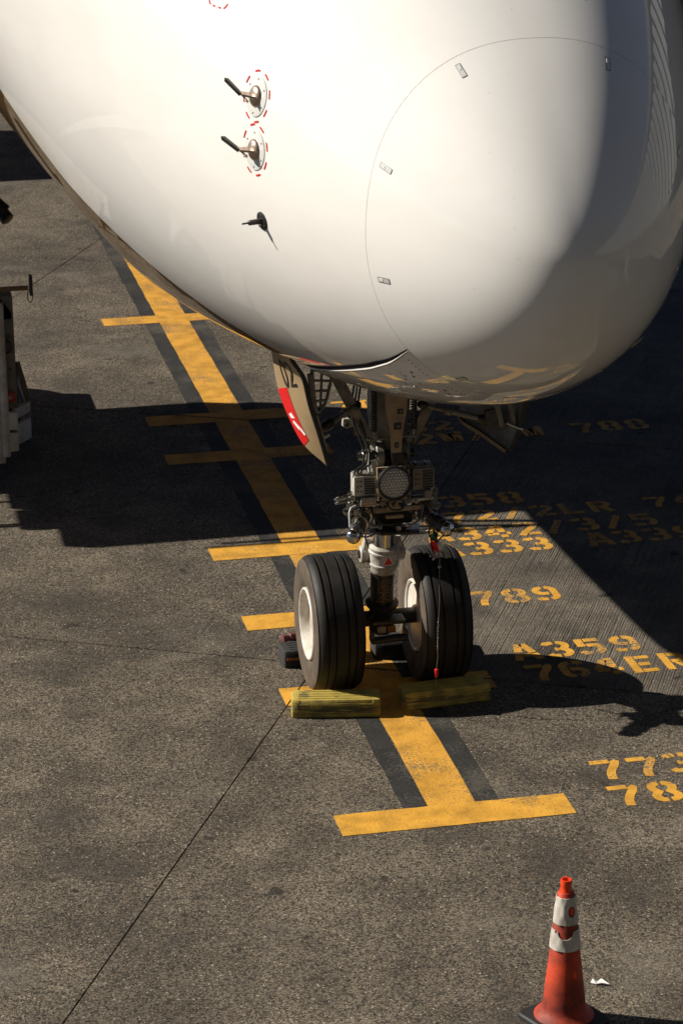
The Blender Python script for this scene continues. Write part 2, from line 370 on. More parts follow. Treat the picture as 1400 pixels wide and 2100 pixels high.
for i in range(-5, 6):
    for j in range(-5, 5):
        a0, a1, b0, b1 = A0 + i * PA, A0 + (i + 1) * PA, B0 + j * PB, B0 + (j + 1) * PB
        c = ab((a0 + a1) / 2, (b0 + b1) / 2)
        if c.length > 34: continue
        m = M_['rough']
        if i >= 0 and j >= 0: m = M_['groove']
        elif i >= 0: m = M_['mixed']
        elif j >= 1: m = M_['mixed']
        q = [(a0 + GA / 2, b0 + GB / 2), (a0 + GA / 2, b1 - GB / 2), (a1 - GA / 2, b1 - GB / 2), (a1 - GA / 2, b0 + GB / 2)]
        mb = MB(); low = [ab(*p) + Vector((0, 0, -.02)) for p in q]; k = .004
        q2 = [(a0 + GA / 2 + k, b0 + GB / 2 + k), (a0 + GA / 2 + k, b1 - GB / 2 - k), (a1 - GA / 2 - k, b1 - GB / 2 - k), (a1 - GA / 2 - k, b0 + GB / 2 + k)]
        md = [ab(*p) + Vector((0, 0, -.004)) for p in q]; up = [ab(*p) for p in q2]
        mb.add(low + md + up, [(8, 9, 10, 11)] + [(x, (x + 1) % 4, (x + 1) % 4 + 4, x + 4) for x in range(4)] + [(x + 4, (x + 1) % 4 + 4, (x + 1) % 4 + 8, x + 8) for x in range(4)])
        mb.build("concrete_slab", m, apron, smooth=0)

# ------------------------------------------------------------------ painted markings (clipped at the joints)
def clip(poly, nrm, lo, hi):
    for sgn, lim in ((1, hi), (-1, -lo)):
        out = []
        for i in range(len(poly)):
            p, q = poly[i], poly[(i + 1) % len(poly)]
            dp, dq = sgn * p.dot(nrm) - lim, sgn * q.dot(nrm) - lim
            if dp <= 0: out.append(p)
            if dp * dq < 0: out.append(p + (q - p) * (dp / (dp - dq)))
        poly = out
        if len(poly) < 3: return []
    return poly
def split_at_joints(poly):
    res = []
    for i in range(-3, 7):
        a = clip(poly, DA, A0 + i * PA + GA / 2 + .003, A0 + (i + 1) * PA - GA / 2 - .003)
        if len(a) < 3: continue
        for j in range(-3, 4):
            b = clip(a, DB, B0 + j * PB + GB / 2 + .003, B0 + (j + 1) * PB - GB / 2 - .003)
            if len(b) >= 3: res.append(b)
    return res
def flat(name, polys, m, z, parent=None):
    mb = MB()
    for p in polys:
        for q in split_at_joints([Vector((x[0], x[1], 0)) for x in p]):
            mb.add([v + Vector((0, 0, z)) for v in q], [tuple(range(len(q)))])
    o = mb.build(name, m, parent, smooth=0)
    for pl in o.data.polygons:
        if pl.normal.z < 0: pl.flip()
    return o
def rough_rect(x0, x1, y0, y1, n=24, j=.004):
    """long painted strip with a slightly wandering edge, as quads"""
    L = [(x0 + random.uniform(-j, j), y0 + (y1 - y0) * i / n) for i in range(n + 1)]
    Rr = [(x1 + random.uniform(-j, j), y0 + (y1 - y0) * i / n) for i in range(n + 1)]
    return [[L[i], Rr[i], Rr[i + 1], L[i + 1]] for i in range(n)]
line = tag(empty("lead_in_line", (0, -2.5, 0)), 'long yellow lead in line with black borders running under the nose wheels', None, None, 'structure')
for s in (-1, 1):
    flat("black_border", rough_rect(s * .1525 if s > 0 else -.309, .309 if s > 0 else -.1525, -2.552, 30, 120, .007), M_['black'], .0012, line)
flat("yellow_stripe", rough_rect(-.1524, .1524, -2.556, 30, 160, .004), M_['yellow'], .0024, line)
bars = [(-.728, .728, 9.432, 9.726, 'yellow'), (-.757, .745, 5.837, 6.143, 'yellow'), (-.747, .716, 4.677, 4.965, 'yellow'), (-.750, .752, 2.183, 2.484, 'yellow_new'),
        (-.744, .748, .653, .946, 'yellow_new'), (-.724, .755, -.785, -.477, 'yellow_new'), (-.760, .720, -2.855, -2.557, 'yellow_new')]
blab = ['narrow looking yellow stop bar farthest up the lead in line', 'yellow stop bar in shade crossed by a slab joint', 'yellow stop bar in shade behind the open bronze gear door',
        'yellow stop bar at the edge of the shade behind the left tyre', 'yellow stop bar beside the white wheel rim and numbers 789', 'yellow stop bar half hidden under the two front chocks',
        'yellow stop bar ending the lead in line in full sun']
for (x0, x1, y0, y1, mm), lb in zip(bars, blab):
    n = 14; j = .003
    lo = [(x0 + (x1 - x0) * i / n, y0 + random.uniform(-j, j)) for i in range(n + 1)]; hi = [(x0 + (x1 - x0) * i / n, y1 + random.uniform(-j, j)) for i in range(n + 1)]
    tag(flat("stop_bar", [[lo[i], lo[i + 1], hi[i + 1], hi[i]] for i in range(n)], M_[mm], .0036), lb, None, 'yellow stop bars across the lead in line', 'structure')

# stencil characters: strokes on a cell 0..0.66 wide, 0..1 high
SW = .205
def arc(cx, cy, rx, ry, a0, a1, n=7):
    return [(cx + rx * math.cos(R(a0 + (a1 - a0) * i / n)), cy + ry * math.sin(R(a0 + (a1 - a0) * i / n))) for i in range(n + 1)]
UPR = arc(.36, .71, .22, .195, 80, -62); LWR = arc(.36, .28, .22, .19, 62, -80)
GL = {
 '3': [[(.04, .80), (.09, .89), (.25, .905)], [(.37, .905)] + arc(.38, .71, .17, .195, 78, -40) + [(.44, .50)] + arc(.39, .29, .175, .20, 40, -78) + [(.37, .095)], [(.25, .50), (.31, .50)], [(.27, .095), (.10, .105), (.04, .2)]],
 '7': [[(.0, .90), (.42, .90)], [(.52, .915), (.565, .86), (.52, .70), (.38, .46), (.30, .24), (.275, .0)]],
 '8': [[(.28, .905)] + arc(.26, .715, .165, .19, 95, 225) + [(.19, .50)] + arc(.26, .285, .175, .19, 135, 265) + [(.28, .095)], [(.38, .095)] + arc(.40, .285, .175, .19, -85, 45) + [(.47, .50)] + arc(.40, .715, .165, .19, -45, 85) + [(.38, .905)]],
 '9': [[(.28, .905)] + arc(.27, .70, .175, .205, 95, 265) + [(.40, .495)], [(.39, .905)] + arc(.39, .70, .175, .205, 85, 8) + [(.57, .52), (.565, .34)] + arc(.37, .30, .195, .205, -5, -80), [(.27, .095), (.12, .11), (.07, .2)]],
 '6': [[(.56, .80), (.50, .90), (.39, .905)], [(.27, .905)] + arc(.27, .70, .195, .205, 95, 175) + [(.075, .62), (.075, .35)] + arc(.27, .30, .195, .205, 185, 265), [(.39, .095)] + arc(.39, .31, .175, .215, -80, 85) + [(.25, .525)]],
 '5': [[(.58, .905), (.25, .905)], [(.10, .985), (.10, .53)], [(.25, .565), (.36, .585)] + arc(.38, .34, .19, .245, 80, -80), [(.27, .095), (.10, .105), (.03, .2)]],
 '2': [[(.03, .77), (.08, .89), (.25, .905)], [(.36, .905)] + arc(.39, .72, .18, .185, 80, -35) + [(.42, .48), (.20, .24), (.08, .0)], [(.30, .095), (.62, .095)]],
 '4': [[(.43, 1.0), (.43, .42)], [(.43, .18), (.43, 0)], [(.30, .88), (.03, .36)], [(.0, .29), (.30, .29)], [(.56, .29), (.64, .29)]],
 'A': [[(.05, 0), (.13, .40)], [(.15, .52), (.25, 1.0)], [(.36, 1.0), (.50, .46)], [(.52, .36), (.60, 0)], [(.24, .30), (.42, .30)]],
 'E': [[(.09, 0), (.09, 1)], [(.24, .905), (.58, .905)], [(.24, .50), (.50, .50)], [(.24, .095), (.60, .095)]],
 'R': [[(.09, 0), (.09, 1)], [(.24, .905), (.34, .905)] + arc(.36, .70, .19, .205, 80, -80) + [(.24, .49)], [(.36, .40), (.56, 0)]],
 'L': [[(.09, 0), (.09, 1)], [(.24, .095), (.60, .095)]],
 'W': [[(.05, 1), (.13, .10)], [(.25, .15), (.31, .80)], [(.36, .80), (.42, .15)], [(.53, .10), (.62, 1)]],
 '/': [[(.08, 0), (.52, 1)]],
 '0': [[(.27, .905)] + arc(.27, .70, .195, .205, 95, 180) + [(.075, .3)] + arc(.27, .30, .195, .205, 185, 265), [(.39, .095)] + arc(.39, .30, .195, .205, -85, 0) + [(.585, .7)] + arc(.39, .70, .195, .205, 5, 85)],
}
def stroke(pts, w, ext=0, vs=1.0):
    n = len(pts); L = []; Rr = []; pts = [Vector((*p, 0)) for p in pts]
    if ext:
        pts[0] = pts[0] + (pts[0] - pts[1]).normalized() * ext; pts[-1] = pts[-1] + (pts[-1] - pts[-2]).normalized() * ext
    pts = [(p.x, p.y) for p in pts]
    for i in range(n):
        p = Vector((*pts[i], 0)); a = Vector((*pts[max(i - 1, 0)], 0)); b = Vector((*pts[min(i + 1, n - 1)], 0))
        d1 = (p - a); d2 = (b - p)
        if d1.length < 1e-6: d1 = d2
        if d2.length < 1e-6: d2 = d1
        d1.normalize(); d2.normalize(); t = (d1 + d2).normalized(); nn = Vector((-t.y, t.x, 0)); k = min(1.5, 1 / max(.5, abs(t.dot(d1))))
        o_ = Vector((nn.x, nn.y * vs, 0)) * w / 2 * k; L.append(p + o_); Rr.append(p - o_)
    return [[(Rr[i].x, Rr[i].y), (Rr[i + 1].x, Rr[i + 1].y), (L[i + 1].x, L[i + 1].y), (L[i].x, L[i].y)] for i in range(n - 1)]
CW, CH, PITCH = .285, .295, .245
def text_row(txt, x0, y0, label, h=CH):
    root = tag(empty("stand_number", (x0, y0, 0)), label, None, 'yellow stencilled stand numbers', 'structure')
    for i, ch in enumerate(txt):
        if ch == ' ': continue
        dx, dy = random.uniform(-.004, .004), random.uniform(-.006, .006)
        polys = []
        for st in GL[ch]:
            for q in stroke(st, SW * random.uniform(.96, 1.03), .016, .97):
                polys.append([(x0 + i * PITCH + dx + px * CW, y0 + dy + py * h) for px, py in q])
        flat("character", polys, M_['yellow_fresh'], .0024, root)
text_row("A359", 1.02, -.345, 'stencilled yellow characters A359 cut by the gear shadow')
text_row("764ER", 1.03, -.745, 'stencilled yellow characters 764ER half in the gear shadow')
text_row("789", 1.0, .765, 'stencilled yellow number 789 alone in the sunlit patch')
text_row("A333 A339", 1.0, 1.85, 'stencilled yellow characters A333 and A339 at the shade edge')
text_row("A342/3/5", 1.0, 2.21, 'stencilled yellow characters A342/3/5 crossed by truss shadows')
text_row("772/2LR 747", 1.0, 2.635, 'stencilled yellow characters 772/2LR 747 at the patch corner', .26)
text_row("A358", 1.07, 3.01, 'stencilled yellow characters A358 in full shade')
text_row("752W/3W 788", 1.0, 4.75, 'stencilled yellow characters 752W/3W 788 in deep shade')
text_row("A332", 1.0, 5.13, 'stencilled yellow characters A332 behind the landing gear', .27)
text_row("763", 1.0, 5.92, 'stencilled yellow number 763 mostly hidden by the gear door')
text_row("773", 1.01, -2.42, 'stencilled yellow number 773 at the right edge in sun')
text_row("78", 1.01, -2.82, 'stencilled yellow number 78 below the 773')

# ------------------------------------------------------------------ aircraft
TIPY, TIPZ, LW, NW, MW, RW, LB, NBB, MB_, ZB, LT, NT_, MT, TS, TL, EXU, EXL = (-5.1158, 4.0825, 15.4624, 1.9792, 1.8732, 2.7274, 6.154, 1.046, 2.4608, 2.0665, 10.0689, 1.1974, 1.5594, .947, -.0453, 2.2836, 2.0071)
def prof(t, L, n, m):
    u = min(1, max(0, 1 - t / L)); return (1 - u ** n) ** (1 / m)
def sec(t):
    t = max(t, 0)
    wd = RW * prof(t, LW, NW, MW); b = TIPZ - (TIPZ - ZB) * prof(t, LB, NBB, MB_); tp = TIPZ + (ZB + 6.04 - TIPZ) * prof(t, LT, NT_, MT)
    return wd, b, tp
def sp(v, e): return math.copysign(abs(v) ** e, v)
def skin(t, th, off=0):
    wd, b, tp = sec(t); zc = (b + tp) / 2 * .6 + TIPZ * .4
    c, s = math.cos(th), math.sin(th); ex = EXU if s > 0 else EXL
    p = Vector((wd * sp(c, 2 / ex), TIPY + t, zc + (tp - zc if s > 0 else zc - b) * sp(s, 2 / ex)))
    if off: p = p + skin_n(t, th) * off
    return p
def skin_n(t, th):
    e = 1e-3; t = max(t, .01)
    u = skin(t + e, th) - skin(t - e, th); v = skin(t, th + e) - skin(t, th - e)
    n = u.cross(v).normalized(); c = skin(t, th) - Vector((0, TIPY + t + .5, TIPZ))
    return n if n.dot(c) > 0 else -n
def tilt(t0, th):
    t = t0
    for _ in range(8): t = t0 + TL * (skin(max(t, 0), th).z - TIPZ) * min(1, t0 / .6)
    return max(t, 0)
plane = tag(empty("airliner", (0, -.5, 0)), 'white airliner nose with open bronze gear doors parked over the yellow line', 'airliner')
NTH = 144
def ring(t0, inset=0): 
    r = []
    for k in range(NTH):
        th = -math.pi + 2 * math.pi * k / NTH; t = tilt(t0, th); r.append(skin(t, th, -inset))
    return r
# radome
rows = [[skin(0.0004, 0)] * 1]
ts = [TS * (i / 44) ** 2 for i in range(1, 45)]; ts[-1] = TS - .0016
mb = MB(); rr = [ring(t) for t in ts] + [ring(TS - .0016, .008)]
mb.grid(rr, True); tip = len(mb.v); mb.v.append(Vector((0, TIPY, TIPZ))); mb.f += [(k, tip, (k + 1) % NTH) for k in range(NTH)]
radome = mb.build("radome", M_['white'], plane, smooth=60)
# fuselage skin with the nose gear bay left open, bronze belly as a second skin area
tsf = [TS + .0016] + [TS + .0016 + (i / 40) ** 1.3 * (9.0 - TS) for i in range(1, 41)] + [9 + i * 1.0 for i in range(1, 32)]
ringsf = [ring(TS + .0016, .008)] + [ring(t) for t in tsf]
BAY = (3.13, 6.0)
allv = [p for r in ringsf for p in r]
fw_ = []
tmid = [TS] + tsf
for i in range(len(ringsf) - 1):
    tm = (tmid[i] + tmid[i + 1]) / 2
    for k in range(NTH):
        k2 = (k + 1) % NTH; th = -math.pi + 2 * math.pi * (k + .5) / NTH; d = abs(th + math.pi / 2)
        if th > math.pi / 2: d = 9
        if BAY[0] < tm < BAY[1] and d < .52: continue
        f = (i * NTH + k, i * NTH + k2, (i + 1) * NTH + k2, (i + 1) * NTH + k)
        fw_.append(f)
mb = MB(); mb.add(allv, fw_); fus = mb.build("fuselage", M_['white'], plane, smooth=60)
# bay liner
mb = MB(); y0, y1 = TIPY + BAY[0] + .02, TIPY + BAY[1] - .02
mb.add([(-.62, y0, 2.7), (.62, y0, 2.7), (.62, y1, 2.6), (-.62, y1, 2.6), (-.62, y0, 3.5), (.62, y0, 3.5), (.62, y1, 3.5), (-.62, y1, 3.5)],
       [(4, 5, 6, 7), (0, 1, 5, 4), (1, 2, 6, 5), (2, 3, 7, 6), (3, 0, 4, 7)])
mb.build("wheel_bay", M_['darkmetal'], plane, smooth=0)

def frame_at(t, th):
    """point, outward normal, aft tangent, and the tangent running round the section towards +theta"""
    p = skin(t, th); n = skin_n(t, th); a = (skin(t + .01, th) - skin(t - .01, th)).normalized(); a = (a - n * a.dot(n)).normalized()
    c = n.cross(a)
    if c.dot(skin(t, th + .01) - skin(t, th - .01)) < 0: c = -c
    return p, n, a, c
def to_skin(q, off, th0):
    tt = q.y - TIPY; lo, hi = th0 - .35, th0 + .35
    for _ in range(34):
        m1, m2 = lo + (hi - lo) / 3, hi - (hi - lo) / 3
        if (skin(tt, m1) - q).length < (skin(tt, m2) - q).length: hi = m2
        else: lo = m1
    return skin(tt, (lo + hi) / 2, off)
# forward gear door, closed, a step below the skin: outline from its corner at the radome along the outboard edge
edge = [(.9947, -2.3722), (1.13, -2.326), (1.2892, -2.2814), (1.6382, -2.2216), (2.232, -2.1555), (2.9414, -2.0781), (3.15, -2.058)]
E0, E1 = .976, 3.15
def lerp_edge(t):
    for (t0, h0), (t1, h1) in zip(edge, edge[1:]):
        if t <= t1: return h0 + (h1 - h0) * (t - t0) / (t1 - t0)
    return edge[-1][1]
rowsd = []; gapo = []; lip = []
for i in range(25):
    t = E0 + (E1 - E0) * i / 24; h0 = lerp_edge(t); h1 = -math.pi - h0
    rowsd.append([skin(t, h0 + (h1 - h0) * k / 24, .0015 + .0105 * min(1, i / 3)) for k in range(25)])
mb = MB(); mb.grid([[p.copy() for p in r] for r in rowsd])
rim_ = [r[0] for r in rowsd] ; 
for side in (0, -1):
    mb.grid([[r[side] for r in rowsd], [skin(E0 + (E1 - E0) * i / 24, lerp_edge(E0 + (E1 - E0) * i / 24) if side == 0 else -math.pi - lerp_edge(E0 + (E1 - E0) * i / 24), -.02) for i in range(25)]])
fdoor = mb.build("forward_gear_door", M_['white'], plane, smooth=50)
for mir in (1, -1):
    A_, B_ = [], []
    f = (lambda x: x) if mir > 0 else (lambda x: -math.pi - x)
    for i in range(25):
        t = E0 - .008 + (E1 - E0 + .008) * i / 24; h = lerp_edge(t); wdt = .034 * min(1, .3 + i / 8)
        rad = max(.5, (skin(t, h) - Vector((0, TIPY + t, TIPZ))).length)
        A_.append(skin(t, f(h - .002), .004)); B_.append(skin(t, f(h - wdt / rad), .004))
    MB().grid([A_, B_]).build("step_shade", M_['seal_shade'], fdoor, smooth=0)  # dark strip painted in for the shade of the step beside the door
    pts = [skin(E0 + .004 + (E1 - E0 - .004) * i / 30, f(lerp_edge(E0 + .004 + (E1 - E0 - .004) * i / 30) + .004), .013) for i in range(31)]
    MB().tube(pts, .0028, 6).build("edge_strip", M_['steel'], fdoor)
mb = MB()
for i in range(26):   # screws along the seam and the small holes of the door
    t = 1.012 + .0016 * i; h = -2.31 + .029 * i
    p, n, a, c = frame_at(t + .03, h); mb.lathe(p + n * .0105, n, [(0, .0045), (.002, .004)], 8)
for t, h in ((1.17, -2.2), (1.21, -2.16), (1.29, -2.17), (1.27, -2.09), (1.38, -2.06), (1.35, -2.14), (1.45, -2.09), (1.15, -1.99), (1.21, -1.94), (1.27, -1.9)):
    p, n, a, c = frame_at(t, h); mb.lathe(p + n * .0105, n, [(0, .009), (.002, .008)], 8)
tag(mb.build("screw", M_['darkmetal'], fdoor), kind='stuff')
# seam line at the radome is the real gap; latches round it
for t, th in ((.8244, 2.03), (.8458, 2.8181), (.8555, -2.865), (.8307, -2.0639), (.81, 1.1486), (.8223, .3484), (.80, -1.1), (.83, -.31)):
    p, n, a, c = frame_at(t, th)
    rt = Matrix((a, c, n)).transposed()
    lt = MB().box(p + n * .0005, (.092, .025, .004), rt).build("latch", M_['latch'], radome, smooth=0, bevel=.001)
    MB().box(p + n * .0034 + a * .02, (.030, .015, .002), rt).build("latch_catch", M_['plate'], lt, smooth=0)
    for sx, sy, lx, ly in ((0, .0133, .095, .0016), (0, -.0133, .095, .0016), (.0470, 0, .002, .025), (-.0470, 0, .002, .025)):
        MB().box(p + n * .0006 + a * sx + c * sy, (lx, ly, .004), rt).build("latch_gap", M_['darkmetal'], lt, smooth=0)
mb = MB()
for t, th in ((.42, 2.2), (.30, 2.1), (.22, 2.3), (.16, 2.6), (.12, 3.0), (.3, -2.9)):
    p, n, a, c = frame_at(t, th); mb.lathe(p - n * .001, n, [(0, .009), (.0012, .008), (.0016, .0)], 14)
for px in ((.66, 1.95), (.72, 1.78), (1.1, 1.62), (1.16, 1.42), (1.2, 1.25)):
    p, n, a, c = frame_at(*px); mb.lathe(p - n * .001, n, [(0, .008), (.0012, .007), (.0016, .0)], 14)
tag(mb.build("skin_stud", M_['white'], radome), kind='stuff')

# air data probes: pale plate in a dashed red ring, bronze dome, fin and black vane trailing aft
UP = Vector((0, 0, 1))
for idx, (t, th) in enumerate(((2.0116, 2.8951), (1.9774, 3.0676))):
    p, n, a, c = frame_at(t, th)
    up = -c if c.z < 0 else c                       # tangent pointing up the side
    root = empty("air_data_probe", p, plane)
    MB().lathe(p - n * .010, n, [(0, .112), (.013, .112), (.0145, .108)], 40).build("base_plate", M_['plate'], root, smooth=30)
    MB().lathe(p, n, [(0, .060), (.012, .058), (.022, .046), (.028, .022), (.030, 0)], 28).build("dome", M_['brassy'], root, smooth=50)
    mb = MB()
    for k in range(8):
        a0 = 2 * math.pi * (k + .28) / 8; rows_ = []
        for rad in (.134, .144):
            r_ = []
            for q in range(7):
                an = a0 + .36 * q / 6
                d = a * math.cos(an) + up * math.sin(an)
                pp = p + d * rad; r_.append(pp)
            rows_.append(r_)
        MB().grid([[to_skin(x, .003, th) for x in r_] for r_ in rows_]).build("ring_dash", M_['red'], root, smooth=0)
    # fin standing out of the dome, swept aft, with thickness
    f0, f1 = p + n * .02, p + n * .095 + a * .018
    th_ = up * .012
    poly = [f0 - a * .045 - th_ / 2, f0 + a * .045 - th_ / 2, f1 + a * .034 - th_ / 2, f1 - a * .022 - th_ / 2]
    MB().prism(poly, th_).build("fin", M_['brassy'], root, smooth=0, bevel=.003)
    # black vane beyond the fin, trailing aft and upward
    v0 = p + n * .090 + a * .012; v1 = v0 + n * .055 + a * .10 + up * .048
    dv = (v1 - v0).normalized(); wv = dv.cross(up).normalized()
    poly = [v0 - wv * .012, v0 + wv * .012 + dv * .012, v1 + wv * .016 - dv * .01, v1 - wv * .013]
    MB().prism([x - up * .012 for x in poly], up * .022 + n * .004).build("vane", M_['blackm'], root, smooth=0, bevel=.002)
    poly = [v0 + dv * .012 + wv * .010, v0 + dv * .012 - wv * .008, v0 - dv * .055 - n * .004 - up * .012, v0 - dv * .05 + n * .008 - up * .008]
    MB().prism(poly, up * .010 + wv * .004).build("vane_root", M_['brassy'], root, smooth=0, bevel=.001)
    mb = MB()
    for k in range(6):
        an = 2 * math.pi * (k + .4) / 6; mb.lathe(p + (a * math.cos(an) + up * math.sin(an)) * .094 + n * .003, n, [(0, .0055), (.003, .005)], 8)
    tag(mb.build("screw", M_['darkmetal'], root), kind='stuff')
# ice detector: black oval foot with a stub and thin tip
p, n, a, c = frame_at(1.9428, -2.9688); up = c if c.z > 0 else -c
root = empty("ice_detector", p, plane)
mb = MB(); mb.lathe(p - n * .004, n, [(0, .052), (.010, .052), (.014, .046)], 28); mb.build("foot", M_['blackm'], root)
d = (n + a * .05 + up * .12).normalized()
MB().lathe(p, d, [(0, .022), (.02, .016), (.080, .015), (.084, .011)], 16).build("stub", M_['darkmetal'], root)
MB().lathe(p + d * .082, d, [(0, .0055), (.040, .005), (.042, .003)], 8).build("tip", M_['blackm'], root)
mb = MB()
for k in range(7):
    an = 2 * math.pi * k / 7; mb.lathe(p + (a * math.cos(an) + up * math.sin(an)) * .041 + n * .009, n, [(0, .006), (.004, .005)], 8)
tag(mb.build("screw", M_['steel'], root), kind='stuff')
# placard at the top edge: rounded dashed red frame with two rows of faint red print
p, n, a, c = frame_at(2.638, 2.7198); up = c if c.z > 0 else -c; ax = (-a + up * .21).normalized(); up = (up + a * .21).normalized(); p = p + up * .115
root = empty("placard", p, plane)
def onskin(x, z):       # x forward, z up from the placard's centre, on the curved skin
    q = p + ax * x + up * z
    return to_skin(q, .003, 2.70)
HW, HH, RC = .115, .125, .05
def dash(x0, z0, x1, z1, w, n_=4):
    d = Vector((x1 - x0, z1 - z0)); nn = Vector((-d.y, d.x)).normalized() * w / 2
    return [[onskin(x0 + d.x * k / n_ + s * nn.x, z0 + d.y * k / n_ + s * nn.y) for k in range(n_ + 1)] for s in (-1, 1)]
mb = MB()
for sx in (-1, 1):
    for sz in (-1, 1):
        cx, cz = sx * (HW - RC), sz * (HH - RC); r_ = [[], []]
        for k in range(7):
            an = R(18 + 54 * k / 6)
            for q, rad in enumerate((RC - .0045, RC + .0045)): r_[q].append(onskin(cx + sx * rad * math.cos(an), cz + sz * rad * math.sin(an)))
        MB().grid(r_).build("border_dash", M_['red'], root, smooth=0)
for x in (-.035, .035):
    for sz in (-1, 1): MB().grid(dash(x - .014, sz * HH, x + .014, sz * HH, .009)).build("border_dash", M_['red'], root, smooth=0)
for z in (-.035, .035):
    for sx in (-1, 1): MB().grid(dash(sx * HW, z - .014, sx * HW, z + .014, .009)).build("border_dash", M_['red'], root, smooth=0)
mb = MB()
for r_ in range(7):
    x = -HW + .03
    while x < HW - .03 - .03 * (r_ % 2):
        wd_ = random.uniform(.005, .014); z = .07 - .022 * r_; mb.grid(dash(x, z, x + wd_, z, .010, 2)); x += wd_ + random.uniform(.003, .007)
tag(mb.build("fine_print", M_['pinkred'], root, smooth=0), kind='stuff')

def smooth_poly(P, n=24):
    # Catmull-Rom through the points
    Q = [P[0] * 2 - P[1]] + P + [P[-1] * 2 - P[-2]]; out = []
    m = len(P) - 1
    for k in range(n + 1):
        t = m * k / n; i = min(int(t), m - 1); u = t - i; a, b, c, d = Q[i:i + 4]
        out.append(.5 * ((2 * b) + (c - a) * u + (2 * a - 5 * b + 4 * c - d) * u * u + (3 * b - a - 3 * c + d) * u ** 3))
    return out
# ------------------------------------------------------------------ nose gear
GX = .008
def SA(z): return Vector((GX, -.48 - (z - .47) * .155, z))          # strut axis, raked forward going up
AX = (SA(2) - SA(1)).normalized()
leg = empty("nose_gear_leg", (GX, -.48, 0), plane)
AXY, AXZ, TR, TWID = -.48, .468, .477, .335
# wheels
def make_wheel(x, side):
    root = empty("nose_wheel", (x, AXY, AXZ), plane)
    o = (x, AXY, AXZ); axs = (1, 0, 0); w2 = TWID / 2
    pr = []
    N_ = 64
    outer = []                       # tread profile from -w2 to w2 with four grooves
    gro = (-.095, -.045, .045, .095)
    k_ = 120
    for i in range(k_ + 1):
        s = -1 + 2 * i / k_; h = s * w2 * .985
        r = TR - .048 * abs(s) ** 6.5
        for g in gro:
            dg = abs(h - g * 1.0)
            if dg < .0072: r -= .014
        outer.append((h, r))
    side_r = [(w2 * .998, .418), (w2 * 1.0, .398), (w2 * 1.0, .375), (w2 * 1.0, .36), (w2 * .985, .345), (w2 * .99, .335), (w2 * .96, .30), (w2 * .90, .268), (w2 * .84, .252), (w2 * .70, .246)]
    pr = [(-h, r) for h, r in side_r[::-1]] + outer + side_r
    tyre = MB().lathe(o, axs, pr + [(0, .246)], 96, closed=True).build("tyre", M_['rubber'], root, smooth=28)
    # dusty sidewall zone as its own skin just proud of the tyre
    for sg in (-1, 1):
        ring_ = [(sg * (w2 * .955 + .0004), .4475), (sg * (w2 * .985 + .0012), .4335), (sg * (w2 * .998 + .0016), .418), (sg * (w2 + .0018), .398), (sg * (w2 + .0018), .375), (sg * (w2 + .0018), .36), (sg * (w2 * .985 + .002), .345), (sg * (w2 * .99 + .002), .335), (sg * (w2 * .96 + .002), .30), (sg * (w2 * .90 + .002), .268), (sg * (w2 * .84 + .001), .254)]
        mb = MB(); n = 96; vs = []; fs = []
        for h, r in ring_:
            for k in range(n):
                a_ = 2 * math.pi * k / n; vs.append(Vector(o) + Vector((h, r * math.cos(a_), r * math.sin(a_))))
        for i in range(len(ring_) - 1):
            for k in range(n): fs.append((i * n + k, i * n + (k + 1) % n, (i + 1) * n + (k + 1) % n, (i + 1) * n + k))
        mb.add(vs, fs); mb.build("sidewall", M_['sidewall'], tyre, smooth=40)
    # rim: flange, dished disc with bolts, both faces
    sg = side
    rp = [(sg * w2 * .80, .254), (sg * w2 * .95, .252), (sg * w2 * .985, .246), (sg * w2 * .975, .238), (sg * w2 * .90, .232), (sg * w2 * .74, .226), (sg * w2 * .55, .220), (sg * w2 * .50, .228)]
    rim = MB().lathe(o, axs, rp, 64, closed=True).build("rim", M_['rimw'], root, smooth=35)
    rd = [(sg * w2 * .58, .222), (sg * w2 * .46, .212), (sg * w2 * .36, .185), (sg * w2 * .32, .13), (sg * w2 * .44, .10), (sg * w2 * .50, .085), (sg * w2 * .50, 0)]
    MB().lathe(o, axs, rd, 56).build("wheel_disc", M_['rimd'], rim, smooth=35)
    MB().lathe(Vector(o) + Vector((sg * w2 * .62, -.205, .06)), (sg, 0, .0), [(0, .008), (.02, .008), (.022, .005)], 10).build("valve", M_['darkmetal'], rim)
    rp2 = [(-sg * w2 * .84, .255), (-sg * w2 * .93, .250), (-sg * w2 * .95, .243), (-sg * w2 * .90, .230), (-sg * w2 * .45, .215), (-sg * w2 * .2, .17), (-sg * w2 * .15, .06), (-sg * w2 * .15, 0)]
    MB().lathe(o, axs, rp2, 56).build("rim", M_['rimw'], root, smooth=35)
    MB().lathe(o, axs, [(sg * w2 * .50, .062), (sg * w2 * .66, .058), (sg * w2 * .70, .048), (sg * w2 * .70, 0)], 32).build("hub_cap", M_['whitegear'], root)
    for k in range(10):
        a_ = 2 * math.pi * k / 10; c_ = Vector(o) + Vector((sg * w2 * .31, .148 * math.cos(a_), .148 * math.sin(a_)))
        MB().lathe(c_, (sg, 0, 0), [(0, .014), (.014, .013), (.014, 0)], 6).build("wheel_bolt", M_['steel'], rim, smooth=20)
    return root
make_wheel(-.36, -1)['label'] = 'nose wheel on the left in sun, white rim facing out'
make_wheel(.385, 1)['label'] = 'nose wheel on the right, tread in shade'
